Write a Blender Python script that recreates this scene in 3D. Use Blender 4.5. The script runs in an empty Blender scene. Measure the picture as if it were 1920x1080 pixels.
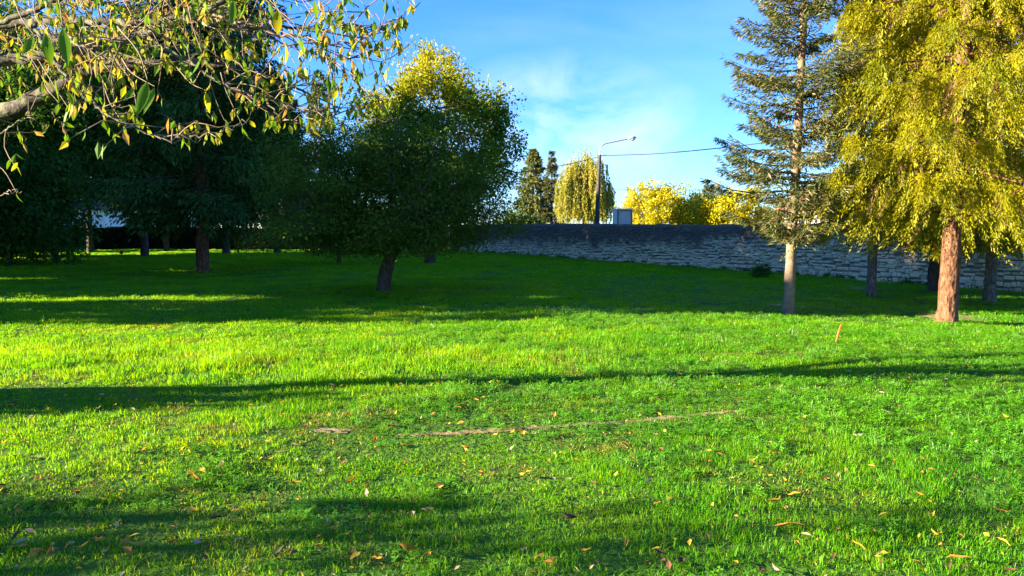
import bpy, math, random
import numpy as np

R = math.radians
scene = bpy.context.scene
COL = scene.collection

# ------------------------------------------------------------------ camera
F = 1386.7            # focal length in pixels of a 1920 px wide picture (26 mm on 36 mm)
PITCH = R(4.12)
EYE = np.array([0.0, 0.0, 1.6])
cam_data = bpy.data.cameras.new('camera')
cam_data.lens = 26.0
cam_data.sensor_width = 36.0
cam_data.clip_start = 0.05
cam_data.clip_end = 6000
cam = bpy.data.objects.new('camera', cam_data)
cam.location = EYE
cam.rotation_euler = (R(90) - PITCH, 0, 0)
COL.objects.link(cam)
scene.camera = cam

# ------------------------------------------------------------------ light
SUN_EL, SUN_AZ = 14.0, (-0.975, -0.222)      # low evening sun from the left, a little behind the camera
world = bpy.data.worlds.new('World')
scene.world = world
world.use_nodes = True
wt = world.node_tree
wt.nodes.clear()
W = wt.nodes.new
w_out, w_bg, w_sky = W('ShaderNodeOutputWorld'), W('ShaderNodeBackground'), W('ShaderNodeTexSky')
w_sky.sky_type = 'NISHITA'
w_sky.sun_disc = False
w_sky.sun_elevation = R(SUN_EL)
w_sky.sun_rotation = math.atan2(SUN_AZ[0], SUN_AZ[1])
w_sky.air_density = 1.0
w_sky.dust_density = 0.0
w_sky.ozone_density = 4.0
w_hs = W('ShaderNodeHueSaturation')
w_hs.inputs['Saturation'].default_value = 1.15
wt.links.new(w_sky.outputs[0], w_hs.inputs['Color'])
# thin high cloud veils
w_tc, w_map, w_n1 = W('ShaderNodeTexCoord'), W('ShaderNodeMapping'), W('ShaderNodeTexNoise')
w_map.inputs['Scale'].default_value = (1.0, 1.0, 3.2)
w_map.inputs['Location'].default_value = (0.35, 0.1, 0.55)
w_n1.inputs['Scale'].default_value = 2.3
w_n1.inputs['Detail'].default_value = 7
w_n1.inputs['Roughness'].default_value = 0.55
w_n1.inputs['Distortion'].default_value = 0.5
w_cr = W('ShaderNodeValToRGB')
w_cr.color_ramp.elements[0].position = 0.50
w_cr.color_ramp.elements[0].color = (0, 0, 0, 1)
w_cr.color_ramp.elements[1].position = 0.80
w_cr.color_ramp.elements[1].color = (0.12, 0.12, 0.12, 1)
w_mx = W('ShaderNodeMix')
w_mx.data_type = 'RGBA'
wt.links.new(w_tc.outputs['Generated'], w_map.inputs['Vector'])
wt.links.new(w_map.outputs[0], w_n1.inputs['Vector'])
wt.links.new(w_n1.outputs['Fac'], w_cr.inputs['Fac'])
w_vm, w_n2 = W('ShaderNodeVectorMath'), W('ShaderNodeTexNoise')
w_vm.operation = 'DISTANCE'
w_sc = W('ShaderNodeMapping'); w_sc.inputs['Scale'].default_value = (1.0, 1.0, 1.9)
wt.links.new(w_tc.outputs['Generated'], w_sc.inputs['Vector'])
wt.links.new(w_sc.outputs[0], w_vm.inputs[0])
w_vm.inputs[1].default_value = (0.075, 0.985, 0.265)
w_mr = W('ShaderNodeMapRange'); w_mr.inputs[1].default_value = 0.04; w_mr.inputs[2].default_value = 0.21; w_mr.inputs[3].default_value = 1.0; w_mr.inputs[4].default_value = 0.0
wt.links.new(w_vm.outputs['Value'], w_mr.inputs[0])
w_n2.inputs['Scale'].default_value = 7.0; w_n2.inputs['Detail'].default_value = 8; w_n2.inputs['Roughness'].default_value = 0.6; w_n2.inputs['Distortion'].default_value = 0.4
wt.links.new(w_sc.outputs[0], w_n2.inputs['Vector'])
w_m2 = W('ShaderNodeMapRange'); w_m2.inputs[1].default_value = 0.35; w_m2.inputs[2].default_value = 0.75; w_m2.inputs[4].default_value = 0.85
wt.links.new(w_n2.outputs['Fac'], w_m2.inputs[0])
w_mu, w_ad = W('ShaderNodeMath'), W('ShaderNodeMath')
w_mu.operation = 'MULTIPLY'; w_ad.operation = 'MAXIMUM'
wt.links.new(w_mr.outputs[0], w_mu.inputs[0]); wt.links.new(w_m2.outputs[0], w_mu.inputs[1])
wt.links.new(w_mu.outputs[0], w_ad.inputs[0]); wt.links.new(w_cr.outputs['Color'], w_ad.inputs[1])
wt.links.new(w_ad.outputs[0], w_mx.inputs[0])
w_tint = W('ShaderNodeMix')
w_tint.data_type = 'RGBA'; w_tint.blend_type = 'MULTIPLY'; w_tint.inputs[0].default_value = 1.0
w_tint.inputs[7].default_value = (0.55, 0.70, 1.02, 1)
wt.links.new(w_hs.outputs[0], w_tint.inputs[6])
wt.links.new(w_tint.outputs[2], w_mx.inputs[6])
w_mx.inputs[7].default_value = (2.9, 3.2, 3.6, 1)
wt.links.new(w_mx.outputs[2], w_bg.inputs['Color'])
w_bg.inputs['Strength'].default_value = 0.072
wt.links.new(w_bg.outputs[0], w_out.inputs['Surface'])

sun_data = bpy.data.lights.new('sun', 'SUN')
sun_data.energy = 5.0
sun_data.angle = R(0.5)
sun_data.color = (1.0, 0.86, 0.62)
sun = bpy.data.objects.new('sun', sun_data)
h = math.cos(R(SUN_EL))
from mathutils import Vector
sun.rotation_euler = Vector((SUN_AZ[0]*h, SUN_AZ[1]*h, math.sin(R(SUN_EL)))).to_track_quat('Z', 'Y').to_euler()
sun.location = (-60, -14, 20)
COL.objects.link(sun)

scene.view_settings.view_transform = 'Standard'
scene.view_settings.look = 'None'
scene.view_settings.gamma = 1.0
scene.view_settings.use_curve_mapping = False
scene.view_settings.exposure = 2.65
scene.cycles.max_bounces = 6
scene.cycles.transparent_max_bounces = 4
scene.cycles.transmission_bounces = 4
scene.cycles.diffuse_bounces = 3

# ------------------------------------------------------------------ helpers
def rng(seed):
    return np.random.default_rng(seed)

def ground_z(x, y):
    x = np.asarray(x, float); y = np.asarray(y, float)
    xr = 0.5*(x + np.sqrt(x*x + 9.0)) - 1.5          # soft positive part
    xl = 0.5*(-x + np.sqrt(x*x + 9.0)) - 1.5
    yy = 30*np.tanh(y/30*0.5)*2
    z = -0.024*np.minimum(xr, 30) + 0.003*np.minimum(xl, 60) + 0.0042*yy
    z = z + 0.018*np.sin(x*1.7 + 0.6*np.sin(y*0.9)) * np.sin(y*1.35 + 1.3) + 0.03*np.sin(x*0.45 + y*0.31 + 2.0)
    return z

def ray(px, py):
    u = (px - 960)/F; v = (540 - py)/F
    return np.array([u, math.cos(PITCH) + v*math.sin(PITCH), -math.sin(PITCH) + v*math.cos(PITCH)])

def at(px, py, Y):
    d = ray(px, py)
    return EYE + d*(Y/d[1])

def gp(px, py):
    """point of the ground seen at a pixel"""
    d = ray(px, py)
    t = 3.0
    for _ in range(60):
        p = EYE + d*t
        z = float(ground_z(p[0], p[1]))
        t += (z - p[2])/d[2]*0.7
        t = max(1.0, min(t, 400))
    p = EYE + d*t
    p[2] = float(ground_z(p[0], p[1]))
    return p

def vnoise(x, y, s, seed=0):
    """smooth value noise 0..1"""
    x = np.asarray(x)/s; y = np.asarray(y)/s
    xi = np.floor(x).astype(np.int64); yi = np.floor(y).astype(np.int64)
    fx = x - xi; fy = y - yi
    fx = fx*fx*(3-2*fx); fy = fy*fy*(3-2*fy)
    def hsh(a, b):
        n = (a*374761393 + b*668265263 + seed*974634777) & 0x7fffffff
        n = ((n ^ (n >> 13))*1274126177) & 0x7fffffff
        return ((n ^ (n >> 16)) & 0xffff)/65535.0
    return (hsh(xi, yi)*(1-fx) + hsh(xi+1, yi)*fx)*(1-fy) + (hsh(xi, yi+1)*(1-fx) + hsh(xi+1, yi+1)*fx)*fy

def np_mesh(name, V, Q=None, T=None, mat=None, smooth=False, midx=None):
    """mesh from numpy vertices, quads and triangles"""
    me = bpy.data.meshes.new(name)
    V = np.asarray(V, np.float32)
    Q = np.zeros((0, 4), np.int32) if Q is None else np.asarray(Q, np.int32).reshape(-1, 4)
    T = np.zeros((0, 3), np.int32) if T is None else np.asarray(T, np.int32).reshape(-1, 3)
    me.vertices.add(len(V)); me.vertices.foreach_set('co', V.ravel())
    loops = np.concatenate([Q.ravel(), T.ravel()]).astype(np.int32)
    me.loops.add(len(loops)); me.loops.foreach_set('vertex_index', loops)
    me.polygons.add(len(Q)+len(T))
    st = np.concatenate([np.arange(len(Q))*4, len(Q)*4 + np.arange(len(T))*3]).astype(np.int32)
    me.polygons.foreach_set('loop_start', st)
    if mat is not None:
        for m in (mat if isinstance(mat, (list, tuple)) else [mat]):
            me.materials.append(m)
    if midx is not None:
        me.polygons.foreach_set('material_index', np.asarray(midx, np.int32))
    me.update(calc_edges=True)
    me.polygons.foreach_set('use_smooth', np.full(len(me.polygons), bool(smooth)))
    return me

def add(name, me, parent=None, label=None, cat=None, group=None, kind=None, loc=None):
    o = bpy.data.objects.new(name, me)
    COL.objects.link(o)
    if parent is not None:
        o.parent = parent
    if loc is not None:
        o.location = loc
    for k, v in (('label', label), ('category', cat), ('group', group), ('kind', kind)):
        if v:
            o[k] = v
    return o

def thing(name, loc, label, cat, group=None):
    return add(name, None, None, label, cat, group, None, loc)

class Geo:
    """collects verts / quads / tris"""
    def __init__(s):
        s.V, s.Q, s.T, s.n, s.qm, s.tm = [], [], [], 0, [], []
    def put(s, V, Q=None, T=None, m=0):
        V = np.asarray(V, float).reshape(-1, 3)
        s.V.append(V)
        if Q is not None and len(Q):
            q = np.asarray(Q).reshape(-1, 4) + s.n; s.Q.append(q); s.qm += [m]*len(q)
        if T is not None and len(T):
            t = np.asarray(T).reshape(-1, 3) + s.n; s.T.append(t); s.tm += [m]*len(t)
        s.n += len(V)
    def mesh(s, name, mat, smooth=False, off=(0, 0, 0)):
        V = np.concatenate(s.V) - np.asarray(off)
        return np_mesh(name, V, np.concatenate(s.Q) if s.Q else None, np.concatenate(s.T) if s.T else None,
                       mat, smooth, s.qm + s.tm)
    def box(s, c, sz, rz=0.0, m=0):
        c = np.asarray(c, float); hx, hy, hz = np.asarray(sz)/2
        v = np.array([(x, y, z) for z in (-hz, hz) for y in (-hy, hy) for x in (-hx, hx)])
        ca, sa = math.cos(rz), math.sin(rz)
        v = np.stack([v[:, 0]*ca - v[:, 1]*sa, v[:, 0]*sa + v[:, 1]*ca, v[:, 2]], 1) + c
        s.put(v, [(0, 2, 3, 1), (4, 5, 7, 6), (0, 1, 5, 4), (2, 6, 7, 3), (0, 4, 6, 2), (1, 3, 7, 5)], m=m)
    def tube(s, P, rad, sides=8, wob=0.0, rg=None, m=0, cap=True, flare=None):
        P = np.asarray(P, float); n = len(P)
        rad = np.asarray(rad, float) * np.ones(n)
        tan = np.gradient(P, axis=0)
        tan /= np.linalg.norm(tan, axis=1, keepdims=True) + 1e-9
        ref = np.array([1.0, 0, 0]) if abs(tan[0][0]) < 0.8 else np.array([0, 1.0, 0])
        V = []
        a = np.arange(sides)/sides*2*math.pi
        for i in range(n):
            u = ref - tan[i]*np.dot(ref, tan[i]); u /= np.linalg.norm(u) + 1e-9
            w = np.cross(tan[i], u); ref = u
            r = np.full(sides, rad[i])
            if wob and rg is not None:
                r = r*(1 + wob*rg.normal(size=sides))
            if flare is not None:
                r = r*(1 + flare[i]*(0.5 + 0.5*np.cos(a*4 + 1.1)))
            V.append(P[i] + np.outer(np.cos(a)*r, u) + np.outer(np.sin(a)*r, w))
        V = np.concatenate(V)
        i = np.arange(n-1)[:, None]*sides; j = np.arange(sides)[None]; k = (j+1) % sides
        Q = np.stack([(i+j), (i+k), (i+k+sides), (i+j+sides)], -1).reshape(-1, 4)
        T = None
        if cap:
            V = np.concatenate([V, P[-1:]+tan[-1]*rad[-1]*0.5])
            T = [((n-1)*sides + q, (n-1)*sides + (q+1) % sides, n*sides) for q in range(sides)]
        s.put(V, Q, T, m)

def unit(v):
    return v/(np.linalg.norm(v, axis=-1, keepdims=True) + 1e-9)

def leaf_arrays(P, D, N, L, Wd, fold=0.15, mid=0.42):
    """kite shaped leaves: P base, D direction, N rough normal"""
    D = unit(D)
    S = unit(np.cross(D, N)); N = np.cross(S, D)
    L = np.asarray(L)[:, None]; Wd = np.asarray(Wd)[:, None]
    m = P + D*L*mid
    a = m + S*Wd/2 + N*Wd*fold
    b = m - S*Wd/2 + N*Wd*fold
    t = P + D*L
    n = len(P)
    V = np.stack([P, a, t, b], 1).reshape(-1, 3)
    Q = np.arange(4*n).reshape(-1, 4)
    return V, Q

def leaf_mesh(name, mats, groups, off):
    """groups: list of (P,D,N,L,W, material index)"""
    g = Geo()
    for P, D, N, L, Wd, m in groups:
        V, Q = leaf_arrays(P, D, N, L, Wd)
        g.V.append(V); g.Q.append(Q + g.n); g.qm += [m]*len(Q); g.n += len(V)
    return g.mesh(name, mats, False, off)

def rand_dirs(rg, n):
    return unit(rg.normal(size=(n, 3)))

def smooth_path(pts, n):
    """Catmull-Rom through rows of pts (any width)"""
    pts = np.asarray(pts, float)
    p = np.concatenate([2*pts[:1]-pts[1:2], pts, 2*pts[-1:]-pts[-2:-1]])
    out = []
    seg = len(pts)-1
    for q in np.linspace(0, seg, n):
        i = min(int(q), seg-1); t = q-i
        a, b, c, d = p[i], p[i+1], p[i+2], p[i+3]
        out.append(0.5*((2*b) + (c-a)*t + (2*a-5*b+4*c-d)*t*t + (3*b-a-3*c+d)*t**3))
    return np.array(out)

# ------------------------------------------------------------------ materials
def new_mat(name):
    m = bpy.data.materials.new(name)
    m.use_nodes = True
    nt = m.node_tree
    nt.nodes.clear()
    return m, nt, nt.nodes.new, nt.links.new

def ramp(nt, stops):
    r = nt.nodes.new('ShaderNodeValToRGB')
    e = r.color_ramp.elements
    while len(e) < len(stops):
        e.new(0.5)
    for el, (p, c) in zip(e, stops):
        el.position = p; el.color = (*c, 1)
    return r

def leaf_mat(name, cols, trans=0.35, patch=0.8, spec=0.25, thru=(1.25, 1.15, 0.6), rough=0.45):
    """thin leaf: diffuse + translucent + gloss; colour varies per leaf and in drifts"""
    m, nt, N, L = new_mat(name)
    out = N('ShaderNodeOutputMaterial')
    geo = N('ShaderNodeNewGeometry')
    noi = N('ShaderNodeTexNoise'); noi.inputs['Scale'].default_value = patch; noi.inputs['Detail'].default_value = 3
    L(geo.outputs['Position'], noi.inputs['Vector'])
    st = N('ShaderNodeMapRange'); st.inputs[1].default_value = 0.3; st.inputs[2].default_value = 0.7
    L(noi.outputs['Fac'], st.inputs[0])
    mix = N('ShaderNodeMix'); mix.data_type = 'FLOAT'
    mix.inputs[0].default_value = 0.5
    L(st.outputs[0], mix.inputs[2]); L(geo.outputs['Random Per Island'], mix.inputs[3])
    n = len(cols)
    rp = ramp(nt, [(i/(n-1) if n > 1 else 0, c) for i, c in enumerate(cols)])
    L(mix.outputs[0], rp.inputs['Fac'])
    dif, tr, gl = N('ShaderNodeBsdfDiffuse'), N('ShaderNodeBsdfTranslucent'), N('ShaderNodeBsdfGlossy')
    gl.inputs['Roughness'].default_value = rough
    tint = N('ShaderNodeMix'); tint.data_type = 'RGBA'; tint.blend_type = 'MULTIPLY'; tint.inputs[0].default_value = 1
    tint.inputs[7].default_value = (*thru, 1)
    L(rp.outputs[0], tint.inputs[6])
    L(rp.outputs[0], dif.inputs['Color']); L(tint.outputs[2], tr.inputs['Color'])
    m1, m2 = N('ShaderNodeMixShader'), N('ShaderNodeMixShader')
    m1.inputs[0].default_value = trans
    L(dif.outputs[0], m1.inputs[1]); L(tr.outputs[0], m1.inputs[2])
    m2.inputs[0].default_value = spec*0.16
    L(m1.outputs[0], m2.inputs[1]); L(gl.outputs[0], m2.inputs[2])
    L(m2.outputs[0], out.inputs['Surface'])
    return m

def solid_mat(name, stops, scale=6.0, rough=0.85, bump=0.4, bdist=0.02, stretch=(1, 1, 1), detail=6, spec=0.3, vor=0.0, metallic=0.0):
    """rough solid surface: noise colours + bump (position based)"""
    m, nt, N, L = new_mat(name)
    out, bs = N('ShaderNodeOutputMaterial'), N('ShaderNodeBsdfPrincipled')
    tc, mp, noi = N('ShaderNodeTexCoord'), N('ShaderNodeMapping'), N('ShaderNodeTexNoise')
    mp.inputs['Scale'].default_value = stretch
    noi.inputs['Scale'].default_value = scale; noi.inputs['Detail'].default_value = detail; noi.inputs['Roughness'].default_value = 0.62
    L(tc.outputs['Object'], mp.inputs[0]); L(mp.outputs[0], noi.inputs['Vector'])
    st = N('ShaderNodeMapRange'); st.inputs[1].default_value = 0.28; st.inputs[2].default_value = 0.72
    L(noi.outputs['Fac'], st.inputs[0])
    rp = ramp(nt, stops)
    L(st.outputs[0], rp.inputs['Fac'])
    L(rp.outputs[0], bs.inputs['Base Color'])
    bs.inputs['Roughness'].default_value = rough
    bs.inputs['Metallic'].default_value = metallic
    bs.inputs['Specular IOR Level'].default_value = spec
    if bump:
        b = N('ShaderNodeBump'); b.inputs['Strength'].default_value = bump; b.inputs['Distance'].default_value = bdist
        if vor:
            vo = N('ShaderNodeTexVoronoi'); vo.inputs['Scale'].default_value = vor
            L(mp.outputs[0], vo.inputs['Vector'])
            ad = N('ShaderNodeMath'); L(noi.outputs['Fac'], ad.inputs[0]); L(vo.outputs['Distance'], ad.inputs[1])
            L(ad.outputs[0], b.inputs['Height'])
            v2 = N('ShaderNodeTexVoronoi'); v2.feature = 'DISTANCE_TO_EDGE'; v2.inputs['Scale'].default_value = vor*0.6
            wv = N('ShaderNodeMix'); wv.data_type = 'RGBA'; wv.inputs[0].default_value = 0.12
            L(mp.outputs[0], wv.inputs[6]); L(noi.outputs['Color'], wv.inputs[7]); L(wv.outputs[2], v2.inputs['Vector'])
            ck = N('ShaderNodeMapRange'); ck.inputs[1].default_value = 0.0; ck.inputs[2].default_value = 0.10; ck.inputs[3].default_value = 0.35
            L(v2.outputs['Distance'], ck.inputs[0])
            ml = N('ShaderNodeMix'); ml.data_type = 'RGBA'; ml.blend_type = 'MULTIPLY'; ml.inputs[0].default_value = 1
            L(rp.outputs[0], ml.inputs[6]); L(ck.outputs[0], ml.inputs[7]); L(ml.outputs[2], bs.inputs['Base Color'])
        else:
            L(noi.outputs['Fac'], b.inputs['Height'])
        L(b.outputs[0], bs.inputs['Normal'])
    L(bs.outputs[0], out.inputs['Surface'])
    return m

M = {}
M['grass'] = leaf_mat('grass_blade', [(0.036, 0.205, 0.005), (0.070, 0.295, 0.004), (0.13, 0.365, 0.004), (0.245, 0.39, 0.006)], trans=0.55, patch=0.7, spec=0.08, thru=(2.65, 1.5, 0.3))
M['grass_dry'] = leaf_mat('grass_dry', [(0.14, 0.22, 0.006), (0.24, 0.24, 0.02), (0.32, 0.25, 0.06)], trans=0.4, patch=0.9, spec=0.2)
M['clover'] = leaf_mat('clover_leaf', [(0.055, 0.24, 0.004), (0.10, 0.33, 0.004), (0.15, 0.38, 0.005)], trans=0.45, patch=1.2, spec=0.25, thru=(2.5, 1.4, 0.3))
M['soil'] = solid_mat('soil', [(0, (0.14, 0.10, 0.035)), (0.5, (0.28, 0.21, 0.08)), (1, (0.42, 0.33, 0.14))], 9, 0.95, 0.8, 0.03)
M['bark_spruce'] = solid_mat('bark_spruce', [(0, (0.06, 0.024, 0.011)), (0.45, (0.15, 0.065, 0.032)), (1, (0.23, 0.115, 0.062))], 14, 0.9, 0.9, 0.03, (1, 1, 0.45), vor=18)
M['bark_fir'] = solid_mat('bark_fir', [(0, (0.10, 0.063, 0.042)), (0.5, (0.19, 0.13, 0.085)), (1, (0.27, 0.19, 0.135))], 7, 0.85, 0.4, 0.015, (1, 1, 1.6))
M['bark_grey'] = solid_mat('bark_grey', [(0, (0.06, 0.052, 0.043)), (0.5, (0.12, 0.105, 0.085)), (1, (0.19, 0.17, 0.145))], 10, 0.9, 0.8, 0.02, (1, 1, 0.5), vor=26)
M['bark_dark'] = solid_mat('bark_dark', [(0, (0.030, 0.022, 0.016)), (0.5, (0.07, 0.050, 0.036)), (1, (0.12, 0.09, 0.065))], 12, 0.95, 0.8, 0.03, (1, 1, 0.4))
M['bark_cherry'] = solid_mat('bark_cherry', [(0, (0.015, 0.012, 0.009)), (0.42, (0.045, 0.034, 0.025)), (0.6, (0.10, 0.092, 0.055)), (1, (0.21, 0.21, 0.12))], 9, 0.9, 1.0, 0.03)
M['twig'] = solid_mat('twig', [(0, (0.08, 0.045, 0.03)), (0.5, (0.17, 0.11, 0.07)), (1, (0.26, 0.19, 0.12))], 20, 0.8, 0.2, 0.004)
M['spruce_leaf'] = leaf_mat('spruce_needles', [(0.11, 0.15, 0.008), (0.215, 0.225, 0.007), (0.33, 0.30, 0.006), (0.44, 0.37, 0.008)], 0.45, 1.1, 0.1)
M['spruce_brown'] = leaf_mat('spruce_dead_twigs', [(0.17, 0.085, 0.035), (0.28, 0.16, 0.07)], 0.2, 1.5, 0.15)
M['fir_leaf'] = leaf_mat('fir_needles', [(0.05, 0.085, 0.036), (0.10, 0.13, 0.038), (0.19, 0.175, 0.04)], 0.25, 0.8, 0.2)
M['fir_tan'] = leaf_mat('fir_old_needles', [(0.16, 0.115, 0.05), (0.24, 0.17, 0.085)], 0.2, 1.2, 0.2)
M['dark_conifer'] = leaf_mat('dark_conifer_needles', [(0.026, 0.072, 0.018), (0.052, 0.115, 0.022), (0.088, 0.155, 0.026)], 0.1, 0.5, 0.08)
M['yew'] = leaf_mat('yew_leaf', [(0.045, 0.10, 0.014), (0.085, 0.145, 0.016), (0.13, 0.175, 0.02)], 0.3, 0.55, 0.05)
M['yew_gold'] = leaf_mat('yew_turning_leaf', [(0.10, 0.10, 0.012), (0.17, 0.13, 0.02)], 0.3, 0.8, 0.2)
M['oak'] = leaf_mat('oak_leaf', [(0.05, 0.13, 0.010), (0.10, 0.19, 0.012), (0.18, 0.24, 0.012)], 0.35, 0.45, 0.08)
M['oak_sunlit'] = leaf_mat('oak_sunlit_leaf', [(0.22, 0.27, 0.008), (0.34, 0.34, 0.010), (0.44, 0.37, 0.012)], 0.45, 0.6, 0.05)  # oak leaf with the sunlight put into its colour
M['broad'] = leaf_mat('broad_leaf', [(0.03, 0.10, 0.014), (0.055, 0.15, 0.02), (0.09, 0.19, 0.022)], 0.3, 0.6, 0.1)
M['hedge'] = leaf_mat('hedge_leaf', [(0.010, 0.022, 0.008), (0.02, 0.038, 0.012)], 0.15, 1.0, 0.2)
M['willow'] = leaf_mat('willow_leaf', [(0.15, 0.18, 0.03), (0.30, 0.29, 0.045), (0.44, 0.36, 0.065)], 0.45, 0.5, 0.05)
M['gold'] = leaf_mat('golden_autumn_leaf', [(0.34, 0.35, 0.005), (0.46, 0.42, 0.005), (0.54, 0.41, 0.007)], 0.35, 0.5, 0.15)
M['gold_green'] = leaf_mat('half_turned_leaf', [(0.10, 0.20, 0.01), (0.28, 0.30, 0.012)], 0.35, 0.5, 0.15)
M['mid_green'] = leaf_mat('background_leaf', [(0.03, 0.07, 0.015), (0.07, 0.12, 0.02), (0.12, 0.15, 0.03)], 0.3, 0.4, 0.15)
M['cherry_a'] = leaf_mat('cherry_green_leaf', [(0.05, 0.13, 0.008), (0.09, 0.19, 0.010), (0.15, 0.22, 0.012)], 0.45, 2.5, 0.08)
M['cherry_b'] = leaf_mat('cherry_yellow_leaf', [(0.16, 0.23, 0.012), (0.27, 0.28, 0.015), (0.36, 0.25, 0.025)], 0.5, 3, 0.06)
M['cherry_c'] = leaf_mat('cherry_curled_leaf', [(0.24, 0.24, 0.03), (0.34, 0.22, 0.06), (0.32, 0.15, 0.05)], 0.4, 3, 0.06)
M['fall_yellow'] = leaf_mat('fallen_yellow_leaf', [(0.42, 0.30, 0.03), (0.50, 0.30, 0.04), (0.42, 0.36, 0.06)], 0.2, 4, 0.03)
M['fall_orange'] = leaf_mat('fallen_orange_leaf', [(0.40, 0.17, 0.03), (0.46, 0.22, 0.05)], 0.15, 4, 0.03)
M['fall_brown'] = leaf_mat('fallen_brown_leaf', [(0.09, 0.045, 0.025), (0.17, 0.09, 0.05)], 0.1, 4, 0.03)
M['fall_pale'] = leaf_mat('fallen_pale_leaf', [(0.34, 0.25, 0.15), (0.44, 0.33, 0.21)], 0.2, 4, 0.03)

def lawn_mat():
    m, nt, N, L = new_mat('lawn_ground')
    out, bs = N('ShaderNodeOutputMaterial'), N('ShaderNodeBsdfPrincipled')
    geo = N('ShaderNodeNewGeometry')
    n1, n2 = N('ShaderNodeTexNoise'), N('ShaderNodeTexNoise')
    n1.inputs['Scale'].default_value = 0.35; n1.inputs['Detail'].default_value = 6
    n2.inputs['Scale'].default_value = 22; n2.inputs['Detail'].default_value = 5
    L(geo.outputs['Position'], n1.inputs['Vector']); L(geo.outputs['Position'], n2.inputs['Vector'])
    r1 = ramp(nt, [(0.3, (0.04, 0.16, 0.005)), (0.55, (0.07, 0.23, 0.006)), (0.75, (0.13, 0.24, 0.01))])
    r2 = ramp(nt, [(0.35, (0.05, 0.045, 0.02)), (0.5, (0.5, 0.5, 0.5)), (1, (1, 1, 1))])
    L(n1.outputs['Fac'], r1.inputs['Fac']); L(n2.outputs['Fac'], r2.inputs['Fac'])
    mx = N('ShaderNodeMix'); mx.data_type = 'RGBA'
    L(n2.outputs['Fac'], mx.inputs[0])
    mx.inputs[6].default_value = (0.045, 0.05, 0.015, 1)
    L(r1.outputs[0], mx.inputs[7])
    L(mx.outputs[2], bs.inputs['Base Color'])
    bs.inputs['Roughness'].default_value = 0.95
    bs.inputs['Specular IOR Level'].default_value = 0.1
    b = N('ShaderNodeBump'); b.inputs['Strength'].default_value = 0.8; b.inputs['Distance'].default_value = 0.05
    L(n2.outputs['Fac'], b.inputs['Height']); L(b.outputs[0], bs.inputs['Normal'])
    L(bs.outputs[0], out.inputs['Surface'])
    return m
M['lawn'] = lawn_mat()

# ------------------------------------------------------------------ ground
def axis(fine0, fine1, step, ends, n):
    a = np.arange(fine0, fine1 + 1e-6, step)
    g = np.geomspace(1, 1 + (ends[1]-fine1), n)[1:] - 1 + fine1
    l = fine0 - (np.geomspace(1, 1 + (fine0-ends[0]), n)[1:] - 1)
    return np.concatenate([l[::-1], a, g])
gx = axis(-14, 14, 0.28, (-2500, 2500), 60)
gy = axis(1, 26, 0.28, (-2500, 3000), 70)
GX, GY = np.meshgrid(gx, gy)
GV = np.stack([GX, GY, ground_z(GX, GY)], -1).reshape(-1, 3)
nx, ny = len(gx), len(gy)
ii = (np.arange(ny-1)[:, None]*nx + np.arange(nx-1)[None]).ravel()
ground = add('ground', np_mesh('ground', GV, np.stack([ii, ii+1, ii+nx+1, ii+nx], 1), None, M['lawn'], True), kind='structure',
             label='broad lawn of green grass rising gently towards the wall')

# bare soil: a worn line across the lawn and patches
rg = rng(5)
TRACK = np.array([gp(*p)[:2] for p in ((740, 816), (800, 815), (870, 812), (1000, 803), (1100, 796), (1200, 789), (1300, 779), (1405, 768))])
TR = smooth_path(TRACK, 90)
g = Geo()
tn = np.gradient(TR, axis=0); tn = unit(tn); nn = np.stack([-tn[:, 1], tn[:, 0]], 1)
s_ = np.linspace(0, 1, 90)
TW = 0.55*(0.05 + 0.07*vnoise(s_*40, s_*0, 3, 3) + 0.03*vnoise(s_*40, s_*0, 1, 8))*np.clip(np.minimum(s_, 1-s_)*14, 0.15, 1)
rows = []
for k in (-1, -0.4, 0.4, 1):
    w = TW*k*(1 + 0.35*rg.normal(size=90)*(abs(k) == 1))
    p = TR + nn*w[:, None]
    rows.append(np.column_stack([p, ground_z(p[:, 0], p[:, 1]) + (0.004 if abs(k) == 1 else 0.009)]))
V = np.stack(rows, 1).reshape(-1, 3)
Q = [(i*4+k, i*4+k+1, i*4+k+5, i*4+k+4) for i in range(89) for k in range(3)]
add('dirt_track', np_mesh('dirt_track', V, np.array(Q), None, M['soil'], True), kind='structure', label='thin worn line of bare pale earth across the lawn')

PATCH = []      # (x, y, radius)
def soil_patch(x, y, r, ry=None, label=None, seed=0, lift=0.02):
    q = rng(seed + 900)
    ry = ry or r
    a = np.arange(26)/26*2*math.pi
    e = 1 + 0.18*q.normal(size=26)
    ring = np.stack([x + np.cos(a)*r*e, y + np.sin(a)*ry*e], 1)
    mid = np.stack([x + np.cos(a)*r*0.5, y + np.sin(a)*ry*0.5], 1)
    V = np.concatenate([np.column_stack([ring, ground_z(ring[:, 0], ring[:, 1]) + 0.004]),
                        np.column_stack([mid, ground_z(mid[:, 0], mid[:, 1]) + lift]), [[x, y, float(ground_z(x, y)) + lift*1.3]]])
    Q = [(i, (i+1) % 26, 26+(i+1) % 26, 26+i) for i in range(26)]
    T = [(26+i, 26+(i+1) % 26, 52) for i in range(26)]
    add('soil_patch', np_mesh('soil_patch', V, Q, T, M['soil'], True), kind='structure', label=label)
    PATCH.append((x, y, r, ry))
for i, (px, py, r, ry) in enumerate(((625, 808, .16, .07), (490, 765, .13, .06))):
    p = gp(px, py)
    soil_patch(p[0], p[1], r, ry, 'bare patch of trodden soil showing in the lawn', i, 0.008)
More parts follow.
